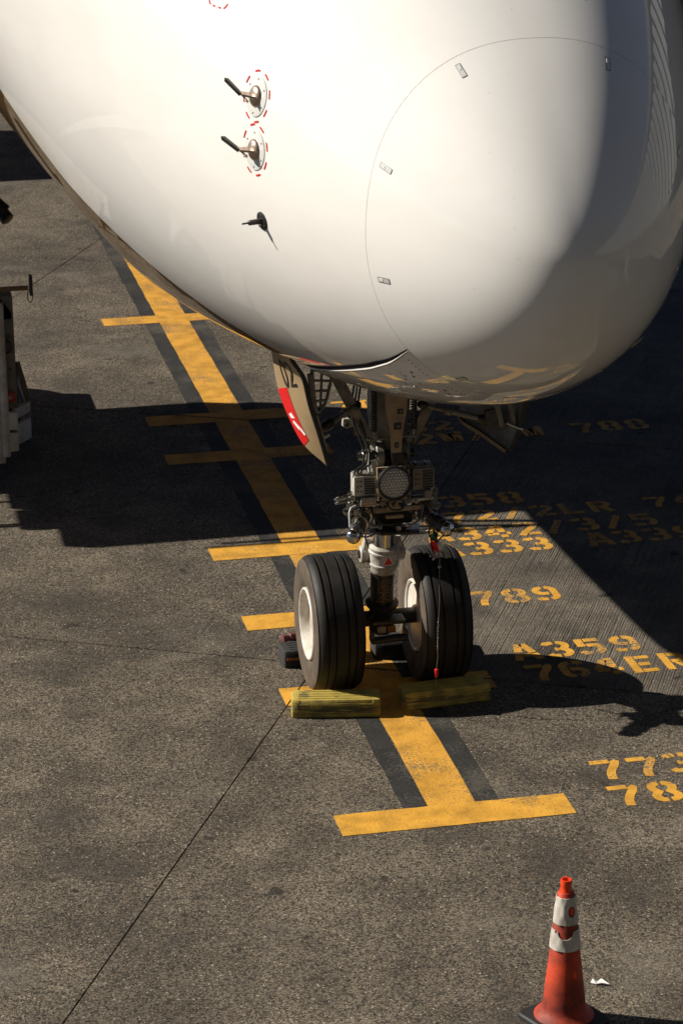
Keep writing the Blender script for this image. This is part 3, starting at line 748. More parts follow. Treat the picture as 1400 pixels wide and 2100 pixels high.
# axle and lower piston
MB().cyl((-.30, AXY, AXZ), (.32, AXY, AXZ), .055, n=24).build("axle", M_['darkmetal'], leg)
def lz(z0, prof_, name, m, n=36, par=None):
    k = 1 / AX.z
    return MB().lathe(SA(z0), AX, [(h * k, r) for h, r in prof_], n).build(name, m, par or leg, smooth=35)
lz(.36, [(0, .06), (.02, .085), (.20, .088), (.22, .080)], "axle_hub", M_['darkmetal'])
lz(.56, [(0, .080), (.015, .084), (.25, .084), (.275, .083)], "piston_housing", M_['blackm'])
lz(.57, [(0, .11), (.008, .115), (.02, .115), (.03, .09)], "foot_flange", M_['darkmetal'])
# data plates on the front of the black housing: thin curved plates with raised rows
def curved_plate(z0, z1, a0, a1, r, name, m, n=10, par=None):
    rows_ = []
    for z in (z0, z1):
        r_ = []
        for k in range(n + 1):
            an = a0 + (a1 - a0) * k / n; r_.append(SA(z) + Vector((r * math.sin(an), -r * math.cos(an), 0)))
        rows_.append(r_)
    mb = MB(); mb.grid(rows_); return mb.build(name, m, par or leg, smooth=40)
pl_ = curved_plate(.61, .80, -.75, .95, .0862, "data_plate", M_['darkmetal'])
mb = MB()
for z in [.625 + .0135 * i for i in range(13)]:
    an = -.62
    while an < .8:
        w_ = random.uniform(.04, .14)
        if random.random() < .75:
            rows_ = [[SA(z + dz) + Vector((.0868 * math.sin(an + q * w_ / 2), -.0868 * math.cos(an + q * w_ / 2), 0)) for q in range(3)] for dz in (0, .005)]
            mb.grid(rows_)
        an += w_ + .06
tag(mb.build("fine_print", M_['beige'], pl_, smooth=0), kind='stuff')
collar = lz(.835, [(0, .085), (.006, .090), (.02, .094), (.055, .096), (.06, .104), (.075, .105), (.08, .098), (.145, .097), (.15, .106), (.165, .107), (.172, .099), (.18, .103), (.195, .103), (.205, .090), (.207, .08)], "collar", M_['whitegear'])
lz(1.02, [(0, .079), (.24, .079)], "chrome_piston", M_['chrome'])
# red warning triangle on a pale square
def collar_tri(hw, zb, zt, r, name, m):
    mb = MB(); rows_ = []
    for q in range(7):
        z = zb + (zt - zb) * q / 6; hh = max(.0005, hw * (1 - q / 6)); rows_.append([SA(z) + Vector((.012 + hh * (k / 3 - 1), -math.sqrt(r * r - (.012 + hh * (k / 3 - 1)) ** 2), 0)) for k in range(7)])
    mb.grid(rows_); mb.build(name, m, collar, smooth=0)
collar_tri(.040, .908, .986, .0990, "warning_border", M_['decalw'])
collar_tri(.031, .913, .975, .0998, "warning_triangle", M_['red'])
# side lugs beside the collar (torque link ears, behind the collar)
for s in (-1, 1):
    cx = SA(.95) + Vector((s * .125, .06, 0))
    lug = MB().lathe(cx - Vector((.028, 0, 0)), (1, 0, 0), [(0, .054), (.006, .060), (.05, .060), (.056, .054)], 28).build("lug", M_['whitegear'], leg)
    MB().lathe(cx + Vector((s * .03, 0, 0)), (s, 0, 0), [(0, .03), (.008, .028), (.008, .014), (.002, .012), (.002, 0)], 20).build("lug_pin", M_['steel'], lug)
    MB().bar(cx, SA(1.06) + Vector((s * .10, .06, .02)), .07, .045, (1, 0, 0)).build("torque_link", M_['whitegear'], leg, bevel=.008)
# steering collar: dark drum with ribs and mounting ring
lz(1.19, [(0, .10), (.01, .125), (.05, .13), (.06, .15), (.10, .15), (.11, .125), (.19, .125), (.20, .14), (.23, .14), (.24, .12), (.30, .118)], "steering_drum", M_['blackm'])
mb = MB()
for k in range(9):
    an = -1.3 + 2.6 * k / 8; c_ = SA(1.36) + Vector((.135 * math.sin(an), -.135 * math.cos(an), 0)); mb.cyl(c_, c_ + Vector((0, 0, .05)), .012, n=8)
tag(mb.build("collar_bolt", M_['steel'], leg), kind='stuff')
MB().box(SA(1.40) + Vector((0, -.06, 0)), (.30, .16, .03)).build("mounting_shelf", M_['darkmetal'], leg, bevel=.006)
MB().box(SA(1.30) + Vector((.02, -.13, 0)), (.26, .10, .09)).build("valve_block", M_['darkmetal'], leg, bevel=.012)
MB().box(SA(1.33) + Vector((-.11, -.12, .02)), (.06, .09, .08)).build("valve_block", M_['steel'], leg, bevel=.01)
# steering jacks with polished ball ends
for s in (-1, 1):
    a_ = Vector((s * .15 + GX, -.78, 1.385)); b_ = Vector((s * .318, -1.115, 1.305)); d = (b_ - a_).normalized(); L_ = (b_ - a_).length
    rt = empty("steering_jack", a_, leg)
    MB().lathe(a_, d, [(0, .045), (.01, .055), (.06, .055), (.07, .048), (L_ * .70, .048), (L_ * .71, .053), (L_ * .84, .053), (L_ * .86, .044), (L_ * .92, .040)], 28).build("cylinder", M_['darkmetal'] if s > 0 else M_['steel'], rt)
    MB().lathe(a_, d, [(L_ * .88, .030), (L_ * .93, .046), (L_ * 1.0, .051), (L_ * 1.04, .047), (L_ * 1.08, .036), (L_ * 1.105, .016), (L_ * 1.11, 0)], 32).build("end_cap", M_['chrome'], rt)
    MB().tube([a_ + Vector((0, 0, .05)), a_ + d * .1 + Vector((0, -.01, .075)), a_ + d * .22 + Vector((0, 0, .065)), a_ + d * .27 + Vector((0, 0, .04))], .009, 8).build("pipe", M_['steel'], rt)
    MB().box(a_ + d * .20 + Vector((0, 0, .058)), (.03, .10, .02), d.to_track_quat('Y', 'Z').to_matrix()).build("bracket", M_['steel'], rt, bevel=.004)
    for hh in (.30, .55):
        MB().lathe(a_ + d * L_ * hh, d, [(-.01, .053), (-.008, .058), (.008, .058), (.01, .053)], 28).build("clamp_band", M_['chrome'], rt)
    # pivot post with washer
    pv = Vector((s * .272, -.855, 1.33))
    MB().lathe(pv, (0, 0, 1), [(0, .02), (.02, .03), (.045, .05), (.055, .062), (.07, .062), (.078, .04), (.13, .036), (.14, .044), (.175, .044), (.18, .028), (.195, .026), (.2, 0)], 28).build("pivot_post", M_['steel'] if s < 0 else M_['greypaint'], leg)
    MB().lathe(pv + Vector((s * -.01, -.02, .155)), (0, 0, 1), [(0, .016), (.05, .015), (.055, .008)], 6).build("pivot_nut", M_['chrome'], leg)
# tie rods across the front
MB().cyl((-.27, -.90, 1.455), (.27, -.90, 1.462), .016, n=14).build("tie_rod", M_['steel'], leg)
MB().cyl((.13, -.90, 1.460), (.27, -.90, 1.462), .025, n=16).build("rod_sleeve", M_['chrome'], leg)
MB().cyl((-.27, -.90, 1.447), (-.06, -.90, 1.452), .024, n=16).build("rod_sleeve", M_['steel'], leg)
MB().bar((-.27, -.905, 1.395), (.26, -.905, 1.405), .03, .026, (0, 1, 0)).build("tie_bar", M_['beige'], leg, bevel=.004)
MB().prism([(-.055, -.935, 1.40), (-.03, -.935, 1.47), (-.005, -.935, 1.425), (.02, -.935, 1.475), (.045, -.935, 1.40)], (0, .03, 0)).build("bracket", M_['beige'], leg, bevel=.003)
# towing bail: flat steel loop on the left
loop = []
for k in range(28):
    an = 2 * math.pi * k / 28; loop.append(Vector((-.315 + .068 * math.cos(an), -.86 + .030 * math.sin(an) * (1 + .25 * math.cos(an)), 1.505 - .02 * math.cos(an) * -1)))
MB().tube(loop + loop[:2], .010, 8).build("bail_ring", M_['chrome'], leg)
loop2 = [Vector((p.x * 1 + .0, p.y - .004, p.z - .028)) for p in loop]; MB().tube(loop2 + loop2[:2], .008, 8).build("bail_ring", M_['steel'], leg)
MB().box((-.30, -.85, 1.50), (.06, .05, .012)).build("bail_plate", M_['steel'], leg, bevel=.003)
MB().tube([(-.262, -.93, 1.455), (-.300, -.96, 1.452), (-.316, -.985, 1.43), (-.318, -1.0, 1.38), (-.314, -1.0, 1.28)], .006, 8).build("wire", M_['plate'], leg)
# landing light: square mount, dark bezel, faceted lens
lc = Vector((-.012, -.985, 1.607))
lt = empty("taxi_light", lc, leg)
tiltm = Matrix.Rotation(R(-7), 3, 'X')
def lp(x, y, z): return lc + tiltm @ Vector((x, y, z))
mp_ = MB().box(lp(0, .02, 0), (.222, .022, .226), tiltm).build("mount_plate", M_['beige'], lt, bevel=.006)
nrm = tiltm @ Vector((0, -1, 0))
MB().lathe(lp(0, .012, .004), nrm, [(0, .100), (0, .116), (.026, .116), (.032, .110), (.030, .101), (.018, .100)], 48, closed=True).build("bezel", M_['blackm'], lt)
MB().lathe(lp(0, .02, .004), nrm, [(0, .101), (.022, .101), (.025, .095), (.027, 0)], 40).build("lens", M_['lamp'], lt)
pitch = .0225
for iy in range(-5, 6):
    for ix in range(-5, 6):
        x = (ix + (iy % 2) * .5) * pitch; z = iy * pitch * .866
        if math.hypot(x, z) > .090: continue
        f_ = MB().lathe(lp(x, -.006, .004 + z), nrm, [(0, .0112), (.005, .0095), (.009, .005), (.0102, 0)], 8)
        f_.build("lens_facet", M_['lamp'], lt, smooth=70)
for sx in (-1, 1):
    for sz in (-1, 1):
        MB().lathe(lp(sx * .096, .009, sz * .097), nrm, [(0, .014), (.004, .013), (.006, .006), (.006, 0)], 12).build("screw", M_['darkmetal'], lt)
MB().box(lp(.075, .008, -.075), (.012, .004, .02), tiltm).build("clip", M_['blackm'], lt)
MB().lathe(lp(0, .03, 0), -nrm, [(0, .10), (.05, .09), (.10, .05), (.12, .02)], 28).build("lamp_back", M_['greypaint'], lt)
# two finned control boxes either side
for s in (-1, 1):
    c_ = Vector((-.195, -.87, 1.585)) if s < 0 else Vector((.205, -.84, 1.60))
    bx = empty("control_box", c_, leg)
    sz_ = (.15, .12, .135) if s < 0 else (.15, .14, .15)
    MB().box(c_, sz_).build("case", M_['whitegear'] if s < 0 else M_['greypaint'], bx, bevel=.008)
    fy = c_.y - sz_[1] / 2
    for k in range(7):
        z = c_.z - sz_[2] * .36 + k * sz_[2] * .12
        MB().box((c_.x + .028, fy - .002, z), (sz_[0] * .48, .012, .007)).build("fin", M_['blackm'] if s < 0 else M_['darkmetal'], bx, smooth=0)
    for k in range(3):
        for j in range(2):
            MB().lathe((c_.x - .052 + j * .022, fy - .003, c_.z - .035 + k * .035), (0, -1, 0), [(0, .006), (.004, .005)], 8).build("screw", M_['blackm'], bx)
    MB().box((c_.x, c_.y, c_.z + sz_[2] / 2 + .006), (sz_[0] * .92, sz_[1] * .8, .01)).build("lid", M_['greypaint'], bx, bevel=.002)
    for j in (-.04, .03):
        MB().box((c_.x + j, c_.y, c_.z + sz_[2] / 2 + .012), (.012, sz_[1] * .75, .008)).build("lid_rib", M_['steel'], bx, bevel=.002)
MB().box((-.175, -.93, 1.49), (.10, .06, .05)).build("cam_block", M_['steel'], leg, bevel=.012)
MB().box((.23, -.92, 1.50), (.05, .06, .06)).build("cam_block", M_['greypaint'], leg, bevel=.008)
# main fitting
lz(1.46, [(0, .115), (.12, .12), (.2, .125), (.5, .13), (.55, .14), (.7, .142), (1.3, .142)], "main_fitting", M_['greypaint'])
# knuckle: round ears with dark cheeks and a cross pin, in front of the fitting
for x in (-.085, .085):
    ce = Vector((GX + x - .027, -.80, 1.755))
    ear = MB().lathe(ce, (1, 0, 0), [(0, .085), (.006, .092), (.048, .092), (.054, .085)], 36).build("knuckle_ear", M_['greypaint'], leg)
    MB().prism([(GX + x - .02, -.87, 1.73), (GX + x - .02, -.73, 1.70), (GX + x - .02, -.78, 1.50), (GX + x - .02, -.92, 1.52)], (.04, 0, 0)).build("knuckle_web", M_['greypaint'], leg, bevel=.006)
MB().cyl((-.17, -.80, 1.755), (.16, -.80, 1.755), .034, n=22).build("knuckle_pin", M_['blackm'], leg)
MB().lathe((-.165, -.80, 1.755), (-1, 0, 0), [(0, .045), (.02, .045), (.026, .03), (.05, .028)], 22).build("pin_nut", M_['steel'], leg)
MB().tube([(-.17, -.83, 1.80), (-.12, -.88, 1.80), (-.07, -.875, 1.76), (-.075, -.83, 1.71), (-.15, -.80, 1.70), (-.19, -.80, 1.74)], .012, 8).build("hose", M_['blackm'], leg)
# tan drag link plate with cut-outs
def taper(y, z, w): return [(GX - w / 2, y, z), (GX + w / 2, y, z)]
prof_l = [(-.93, 1.80, .066), (-.93, 1.87, .072), (-.93, 1.97, .092), (-.93, 2.10, .142), (-.93, 2.60, .150)]
left = [(GX + .012 - w / 2, y, z) for y, z, w in prof_l]; right = [(GX + .012 + w / 2, y, z) for y, z, w in prof_l]
dl = MB().prism(left + right[::-1], (0, .05, 0)).build("drag_link", M_['beige'], leg, bevel=.006)
for x, z, w_, h_ in ((.038, 2.085, .038, .034), (.02, 1.985, .05, .045), (.014, 1.855, .026, .034)):
    fr_ = MB().box((GX + x - .004, -.932, z), (w_, .008, h_)).build("cutout", M_['blackm'], dl, smooth=0)
    MB().box((GX + x - .004 + .003, -.9365, z), (w_ * .45, .003, h_ * .35)).build("cutout_plate", M_['greypaint'], dl, smooth=0)
MB().prism([(GX - .012, -.94, 1.62), (GX + .05, -.94, 1.62), (GX + .055, -.93, 1.80), (GX - .02, -.93, 1.80)], (0, .08, 0)).build("link_foot", M_['darkmetal'], leg, bevel=.008)
# springs with rods
for s in (-1, 1):
    x = GX + s * .135
    pts = []
    for i in range(14 * 26 + 1):
        an = 2 * math.pi * i / 14; z = 1.97 + (2.42 - 1.97) * i / (14 * 26); pts.append(Vector((x + .017 * math.cos(an), -.90 + .017 * math.sin(an), z)))
    spg = MB().tube(pts, .0055, 6).build("spring", M_['darkmetal'], leg, smooth=60)
    MB().cyl((x, -.90, 1.90), (x, -.90, 2.42), .010, n=10).build("spring_rod", M_['steel'], spg)
    MB().lathe((x, -.90, 1.945), (0, 0, 1), [(0, .012), (.005, .02), (.022, .02), (.026, .012)], 16).build("spring_cap", M_['blackm'], spg)
MB().cyl((-.17, -.905, 1.895), (.155, -.905, 1.905), .008, n=10).build("cross_rod", M_['greypaint'], leg)
for x in (-.165, .15): MB().ball((x, -.905, 1.90), .014, 8).build("rod_end", M_['steel'], leg)
# diagonal braces
for s in (-1, 1):
    MB().bar((GX + s * .42, -.86, 2.42), (GX + s * .13, -.80, 1.83), .022, .075, (0, -1, .1) if False else (s * .6, 0, .5), None).build("brace", M_['greypaint'], leg, bevel=.006)
# hoses down the left
for off in (0, .022, .045):
    MB().tube([(-.18 - off, -.78, 2.30), (-.215 - off, -.80, 2.10), (-.20 - off, -.84, 1.98), (-.165 - off, -.86, 1.88), (-.15 - off * .8, -.88, 1.80), (-.155 - off, -.89, 1.72), (-.21 - off, -.90, 1.69), (-.225 - off, -.90, 1.64)], .007, 8).build("hose", M_['blackm' if off != .022 else 'steel'], leg)
MB().tube([(-.155, -.86, 1.79), (-.16, -.88, 1.70), (-.15, -.88, 1.64)], .011, 8).build("hose", M_['plate'], leg)
MB().lathe((-.225, -.90, 1.635), (0, 0, 1), [(0, .010), (.03, .010), (.035, .007)], 10).build("connector", M_['brassy'], leg)
MB().prism([(-.14, -.86, 1.54), (-.07, -.86, 1.54), (-.06, -.86, 1.74), (-.13, -.86, 1.74)], (0, .03, 0)).build("side_plate", M_['whitegear'], leg, bevel=.005)
# white clevis on the left
cl = MB().prism([(-.295, -.72, 1.995), (-.16, -.72, 1.985), (-.16, -.72, 1.94), (-.23, -.72, 1.935), (-.27, -.72, 1.925), (-.30, -.72, 1.94)], (0, .05, 0)).build("clevis", M_['whitegear'], leg, bevel=.008)
MB().cyl((-.275, -.735, 1.955), (-.275, -.665, 1.955), .016, n=14).build("clevis_pin", M_['darkmetal'], cl)
# small pipework, clips and harness round the steering unit
for pts_ in (((-.12, -.86, 1.44), (-.15, -.93, 1.40), (-.10, -.96, 1.33), (-.02, -.95, 1.30)), ((.12, -.86, 1.45), (.19, -.92, 1.42), (.17, -.96, 1.34), (.08, -.96, 1.29)),
             ((-.20, -.80, 1.36), (-.25, -.84, 1.28), (-.20, -.90, 1.22), (-.10, -.80, 1.20)), ((.20, -.80, 1.36), (.27, -.86, 1.30), (.24, -.90, 1.23), (.10, -.80, 1.19)),
             ((.10, -.82, 1.56), (.13, -.90, 1.66), (.10, -.92, 1.74), (.075, -.86, 1.80)), ((.14, -.80, 1.70), (.16, -.84, 1.90), (.17, -.83, 2.15), (.16, -.80, 2.35)),
             ((-.06, -.94, 1.47), (-.03, -.99, 1.43), (.04, -.99, 1.43), (.07, -.94, 1.47)), ((-.14, -.76, 1.10), (-.17, -.80, 1.18), (-.16, -.84, 1.26), (-.12, -.84, 1.33))):
    MB().tube(smooth_poly([Vector(q) for q in pts_], 18), random.choice((.006, .008, .010)), 7).build("hose", random.choice((M_['blackm'], M_['darkmetal'], M_['steel'])), leg, smooth=60)
for x, y, z in ((-.10, -.945, 1.30), (.02, -.955, 1.28), (.09, -.945, 1.30), (-.19, -.90, 1.30), (.19, -.90, 1.31), (-.14, -.915, 1.45), (.15, -.915, 1.45)):
    MB().lathe((x, y, z), (random.uniform(-.3, .3), -1, .2), [(0, .018), (.012, .018), (.014, .011), (.03, .010), (.031, .0)], 6).build("pipe_union", random.choice((M_['steel'], M_['brassy'], M_['chrome'])), leg, smooth=20)
for x, z, w_, h_ in ((-.075, 1.46, .05, .03), (.085, 1.46, .06, .028), (-.21, 1.475, .035, .05), (.0, 1.36, .12, .02)):
    MB().box((x, -.935, z), (w_, .03, h_)).build("clip_block", random.choice((M_['greypaint'], M_['beige'], M_['darkmetal'])), leg, bevel=.004)
MB().prism([(-.20, -.80, 1.235), (.20, -.80, 1.235), (.16, -.98, 1.245), (.05, -1.0, 1.25), (-.10, -.99, 1.25)], (0, 0, .018)).build("guard_plate", M_['blackm'], leg, bevel=.004)
# towing lug below the axle
MB().box((GX + .01, -.62, .505), (.23, .14, .025)).build("tow_flange", M_['darkmetal'], leg, bevel=.006)
MB().cyl((-.115, -.74, .405), (.13, -.74, .415), .026, n=18).build("tow_pin", M_['blackm'], leg)
for x in (-.11, .125): MB().box((x, -.71, .43), (.022, .09, .09)).build("tow_cheek", M_['darkmetal'], leg, bevel=.006)
MB().box((.03, -.70, .465), (.055, .02, .045)).build("tow_label", M_['chocko'], leg, bevel=.003)
MB().box((-.04, -.70, .465), (.06, .02, .045)).build("tow_label", M_['beige'], leg, bevel=.003)

# ------------------------------------------------------------------ open rear gear doors
def bez(a, b, c, d, t):
    return a * (1 - t) ** 3 + 3 * b * t * (1 - t) ** 2 + 3 * c * t * t * (1 - t) + d * t ** 3
def poly_at(P, t):
    t = min(.9999, max(0, t)) * (len(P) - 1); i = int(t); return P[i].lerp(P[i + 1], t - i)
V = Vector
aftL = smooth_poly([V((-.745, -.50, 2.62)), V((-.747, -.62, 2.42)), V((-.729, -.80, 2.207)), V((-.641, -1.05, 1.966)), V((-.512, -1.192, 1.842))])
froL = smooth_poly([V((-.77, -1.18, 2.64)), V((-.728, -1.20, 2.545)), V((-.660, -1.20, 2.43)), V((-.620, -1.20, 2.25)), V((-.562, -1.20, 2.05)), V((-.506, -1.20, 1.836))])
def make_door(aft, fro, outm, label, thick, bulge):
    root = empty("gear_door", (aft[0] + fro[0]) / 2, plane); root['label'] = label
    rows_ = []; NCOL = 12
    for a_, f_ in zip(aft, fro):
        r_ = []
        for k in range(NCOL + 1):
            u = k / NCOL; q = a_.lerp(f_, u); r_.append(q + V((bulge * math.sin(math.pi * u) * min(1, (a_ - f_).length / .5), 0, 0)))
        rows_.append(r_)
    inner = [[p + V((thick, 0.0, 0)) for p in r_] for r_ in rows_]
    MB().grid(rows_).build("outer_skin", outm, root, smooth=60)
    MB().grid(inner).build("inner_skin", M_['greypaint'], root, smooth=60)
    mb = MB()
    rim = rows_[0] + [r_[-1] for r_ in rows_[1:]] + rows_[-1][::-1][1:] + [r_[0] for r_ in rows_[::-1][1:]]
    rimi = inner[0] + [r_[-1] for r_ in inner[1:]] + inner[-1][::-1][1:] + [r_[0] for r_ in inner[::-1][1:]]
    mb.grid([rim, rimi]); mb.build("edge_seal", M_['blackm'], root, smooth=0)
    return root, rows_, inner
dL, rowsL, innL = make_door(aftL, froL, M_['door'], 'open gear door on the left, bronze with a red patch and 02', .03, -.012)
def onrow(rows_, v, u, off):
    """v 0..1 down the door, u 0..1 aft to front"""
    f = min(len(rows_) - 1.001, v * (len(rows_) - 1)); i = int(f); fr = f - i
    g = min(len(rows_[0]) - 1.001, u * (len(rows_[0]) - 1)); j = int(g); gr = g - j
    p = rows_[i][j] * (1 - fr) * (1 - gr) + rows_[i + 1][j] * fr * (1 - gr) + rows_[i][j + 1] * (1 - fr) * gr + rows_[i + 1][j + 1] * fr * gr
    return p + V((-off, 0, 0))
# bright edge of the front
MB().tube([r_[-1] + V((-.001, -.002, 0)) for r_ in rowsL[4:]], .0035, 6).build("edge_trim", M_['steel'], dL)
# red patch and marks, black numerals: flat print on the skin
mb = MB()
mb.grid([[onrow(rowsL, v, u, .003) for u in [.0, .1, .2, .3, .42]] for v in [.455 + .03 * k for k in range(12)]])
mb.build("red_patch", M_['red'], dL, smooth=60)
mb = MB()
for pts_ in ([(.60, .10), (.60, .24), (.635, .30), (.625, .14)], [(.645, .12), (.64, .2), (.69, .34), (.70, .24)], [(.70, .28), (.69, .36), (.745, .44), (.745, .36)]):
    mb.add([onrow(rowsL, v, u, .005) for v, u in pts_], [(0, 1, 2, 3)])
mb.build("white_mark", M_['decalw'], dL, smooth=0)
def door_glyph(ch, v0, u0, hv, wu):
    pl = []
    segs = {'0': [[(.3 + .22 * math.cos(a_), .5 + .42 * math.sin(a_)) for a_ in [2 * math.pi * k / 24 for k in range(25)]]],
            '2': [[(.05, .72), (.12, .88), (.3, .93), (.48, .86), (.53, .70), (.44, .48), (.2, .22), (.06, .07), (.56, .07)]]}[ch]
    for s_ in segs:
        for q in stroke(s_, .12): pl.append([(v0 + (1 - y) * hv, u0 + x * wu) for x, y in q])
    return pl
for ch, u0 in (('0', .36), ('2', .60)):
    mb = MB()
    for q in door_glyph(ch, .225, u0, .24, .36): mb.add([onrow(rowsL, v, u, .004) for v, u in q], [(0, 1, 2, 3)])
    mb.build("numeral", M_['blackm'], dL, smooth=0)
# inner fittings of the left door: ribbed hinge arm with holes, channel, clamp
hg = empty("hinge_arm", (-.53, -1.13, 2.33), dL)
O = [V((-.585, -1.15, 2.47)), V((-.455, -1.10, 2.43)), V((-.470, -1.10, 2.30)), V((-.500, -1.10, 2.215)), V((-.560, -1.15, 2.20))]
outl = smooth_poly(O + [O[0]], 30)
MB().tube(outl, .012, 6).build("arm_rim", M_['greypaint'], hg)
for a_, b_ in (((-.578, -1.15, 2.40), (-.462, -1.10, 2.375)), ((-.572, -1.15, 2.33), (-.466, -1.10, 2.31)), ((-.565, -1.15, 2.26), (-.485, -1.10, 2.25)), ((-.515, -1.12, 2.45), (-.525, -1.12, 2.21))):
    MB().cyl(a_, b_, .009, n=8).build("arm_web", M_['greypaint'], hg)
MB().bar((-.60, -1.165, 2.45), (-.575, -1.165, 2.20), .035, .03, (0, 1, 0)).build("channel", M_['greypaint'], dL, bevel=.004)
MB().bar((-.575, -1.165, 2.17), (-.515, -1.165, 1.93), .045, .03, (0, 1, 0)).build("channel", M_['whitegear'], dL, bevel=.005)
MB().bar((-.545, -1.18, 2.01), (-.475, -1.15, 2.03), .02, .02, (0, 0, 1)).build("clamp", M_['whitegear'], dL, bevel=.006)
def rod(name, a_, b_, par):
    a_, b_ = V(a_), V(b_); d = (b_ - a_); L_ = d.length; d.normalize()
    r_ = empty(name, a_, par)
    MB().lathe(a_, d, [(0, .012), (.02, .034), (.075, .036), (.10, .026), (.12, .016)], 18).build("rod_end", M_['darkmetal'], r_)
    MB().lathe(a_, d, [(.10, .020), (L_ * .55, .020), (L_ * .56, .028), (L_ * .64, .028), (L_ * .66, .016), (L_ - .05, .014)], 18).build("rod_body", M_['greypaint'], r_)
    MB().lathe(a_, d, [(L_ - .07, .014), (L_ - .06, .028), (L_ - .02, .028), (L_, .012)], 18).build("rod_end", M_['darkmetal'], r_)
rod("door_rod", (-.505, -1.06, 2.045), (-.20, -.80, 2.12), dL)
# right door seen from its inner face
aftR = smooth_poly([V((.62, -.50, 2.55)), V((.60, -.62, 2.25)), V((.52, -.70, 2.02)), V((.478, -.72, 1.955))])
aftR = smooth_poly([V((.66, -.62, 2.55)), V((.56, -.68, 2.2)), V((.50, -.72, 1.97)), V((.60, -.95, 1.905)), V((.705, -1.19, 1.848))])
froR = smooth_poly([V((.86, -1.16, 2.60)), V((.835, -1.2, 2.35)), V((.812, -1.2, 2.18)), V((.775, -1.2, 2.0)), V((.712, -1.2, 1.846))])
dR, rowsR, innR = make_door(aftR, froR, M_['greypaint'], 'open gear door on the right showing its grey inner face', .03, .03)
MB().tube([r_[-1] + V((.0, -.004, 0)) for r_ in rowsR[3:]], .009, 6).build("edge_trim", M_['darkmetal'], dR)
MB().tube([r_[0] + V((-.01, -.004, -.008)) for r_ in rowsR[11:]], .013, 8).build("edge_roll", M_['blackm'], dR)
MB().tube([r_[0] + V((-.02, -.012, .004)) for r_ in rowsR[12:]], .006, 8).build("edge_trim", M_['beige'], dR)
MB().bar((.70, -1.17, 2.03), (.80, -1.21, 1.99), .03, .008, (0, 0, 1)).build("strap", M_['plate'], dR, bevel=.002)
MB().box((.66, -1.09, 2.10), (.035, .05, .24), Matrix.Rotation(R(-14), 3, 'Y')).build("stiffener", M_['greypaint'], dR, bevel=.006)
MB().box((.735, -1.16, 2.10), (.025, .04, .24), Matrix.Rotation(R(-14), 3, 'Y')).build("stiffener", M_['greypaint'], dR, bevel=.006)
MB().prism([(.58, -1.03, 2.08), (.66, -1.08, 2.12), (.65, -1.08, 1.98), (.60, -1.03, 1.95)], (0, -.03, 0)).build("hinge_bracket", M_['darkmetal'], dR, bevel=.006)
rod("door_rod", (.655, -1.03, 2.0), (.17, -.88, 2.115), dR)

# ------------------------------------------------------------------ chocks
def chock(x, y, rz, L_, name_m, label, group, edge_m=None, core=None):
    root = tag(empty("wheel_chock", (x, y, 0)), label, "chock", group)
    rt = Matrix.Rotation(rz, 3, 'Z')
    prof_ = [(-.100, 0), (.100, 0), (.106, .012), (.102, .106), (.090, .124), (-.090, .124), (-.102, .106), (-.106, .012)]
    # ribbed body: section swept with rounded, stepped ends
    mb = MB(); rows_ = []
    st = [(-L_ / 2, .80), (-L_ / 2 + .008, .93), (-L_ / 2 + .03, 1.0), (L_ / 2 - .03, 1.0), (L_ / 2 - .008, .93), (L_ / 2, .80)]
    for xx, sc_ in st:
        rows_.append([V((x, y, .0)) + rt @ V((xx, p[0] * sc_, .063 + (p[1] - .063) * sc_ if p[1] > 0 else .002)) for p in prof_])
    mb.grid(rows_, True); n = len(prof_); mb.f.append(tuple(range(n))[::-1]); mb.f.append(tuple(5 * n + k for k in range(n)))
    body = mb.build("chock_body", core or name_m, root, smooth=30)
    if core:      # painted end blocks
        for k in (0, 1):
            mb = MB(); r2 = []
            for xx, sc_ in ([(-L_ / 2 - .001, .80), (-L_ / 2 + .007, .94), (-L_ / 2 + .029, 1.02), (-L_ / 2 + .055, 1.02)] if k == 0 else [(L_ / 2 - .055, 1.02), (L_ / 2 - .029, 1.02), (L_ / 2 - .007, .94), (L_ / 2 + .001, .80)]):
                r2.append([V((x, y, .0)) + rt @ V((xx, p[0] * sc_, .063 + (p[1] - .063) * sc_ if p[1] > 0 else .001)) for p in prof_])
            mb.grid(r2, True); n = len(prof_); mb.f.append(tuple(range(n))[::-1]); mb.f.append(tuple(3 * n + q for q in range(n))); mb.build("end_block", name_m, root, smooth=30)
    # raised ribs running along each sloping face
    for sgn in (-1, 1):
        a_, b_ = V((0, sgn * .106, .014)), V((0, sgn * .1025, .105))
        for k in range(8):
            f = (k + .5) / 8; q = a_.lerp(b_, f); jit = random.uniform(-.012, .012)
            ii = V((-L_ / 2 + .045 + abs(jit), 0, 0)); jj = V((L_ / 2 - .045 - abs(jit), 0, 0))
            MB().bar(V((x, y, 0)) + rt @ (q + ii), V((x, y, 0)) + rt @ (q + jj), .0075, .007, rt @ V((0, sgn, .4))).build("rib", name_m, root, smooth=0)
    for k in range(4):
        q = V((0, -.06 + .04 * k, .125)); MB().bar(V((x, y, 0)) + rt @ (q + V((-L_ / 2 + .05, 0, 0))), V((x, y, 0)) + rt @ (q + V((L_ / 2 - .05, 0, 0))), .008, .005).build("rib", name_m, root, smooth=0)
    if edge_m:
        for sgn in (-1, 1):
            a_ = V((x, y, 0)) + rt @ V((-L_ / 2 + .02, sgn * .107, .07)); b_ = V((x, y, 0)) + rt @ V((L_ / 2 - .02, sgn * .107, .07))
            MB().bar(a_, b_, .018, .008, rt @ V((0, sgn, .35))).build("band", edge_m, root, smooth=0)
    return root
G = 'rubber wheel chocks round the nose wheels'
chock(-.415, -.955, -.19, .60, M_['chocky'], 'sunlit worn yellow chock in front of the left tyre', G, core=M_['chockw'])
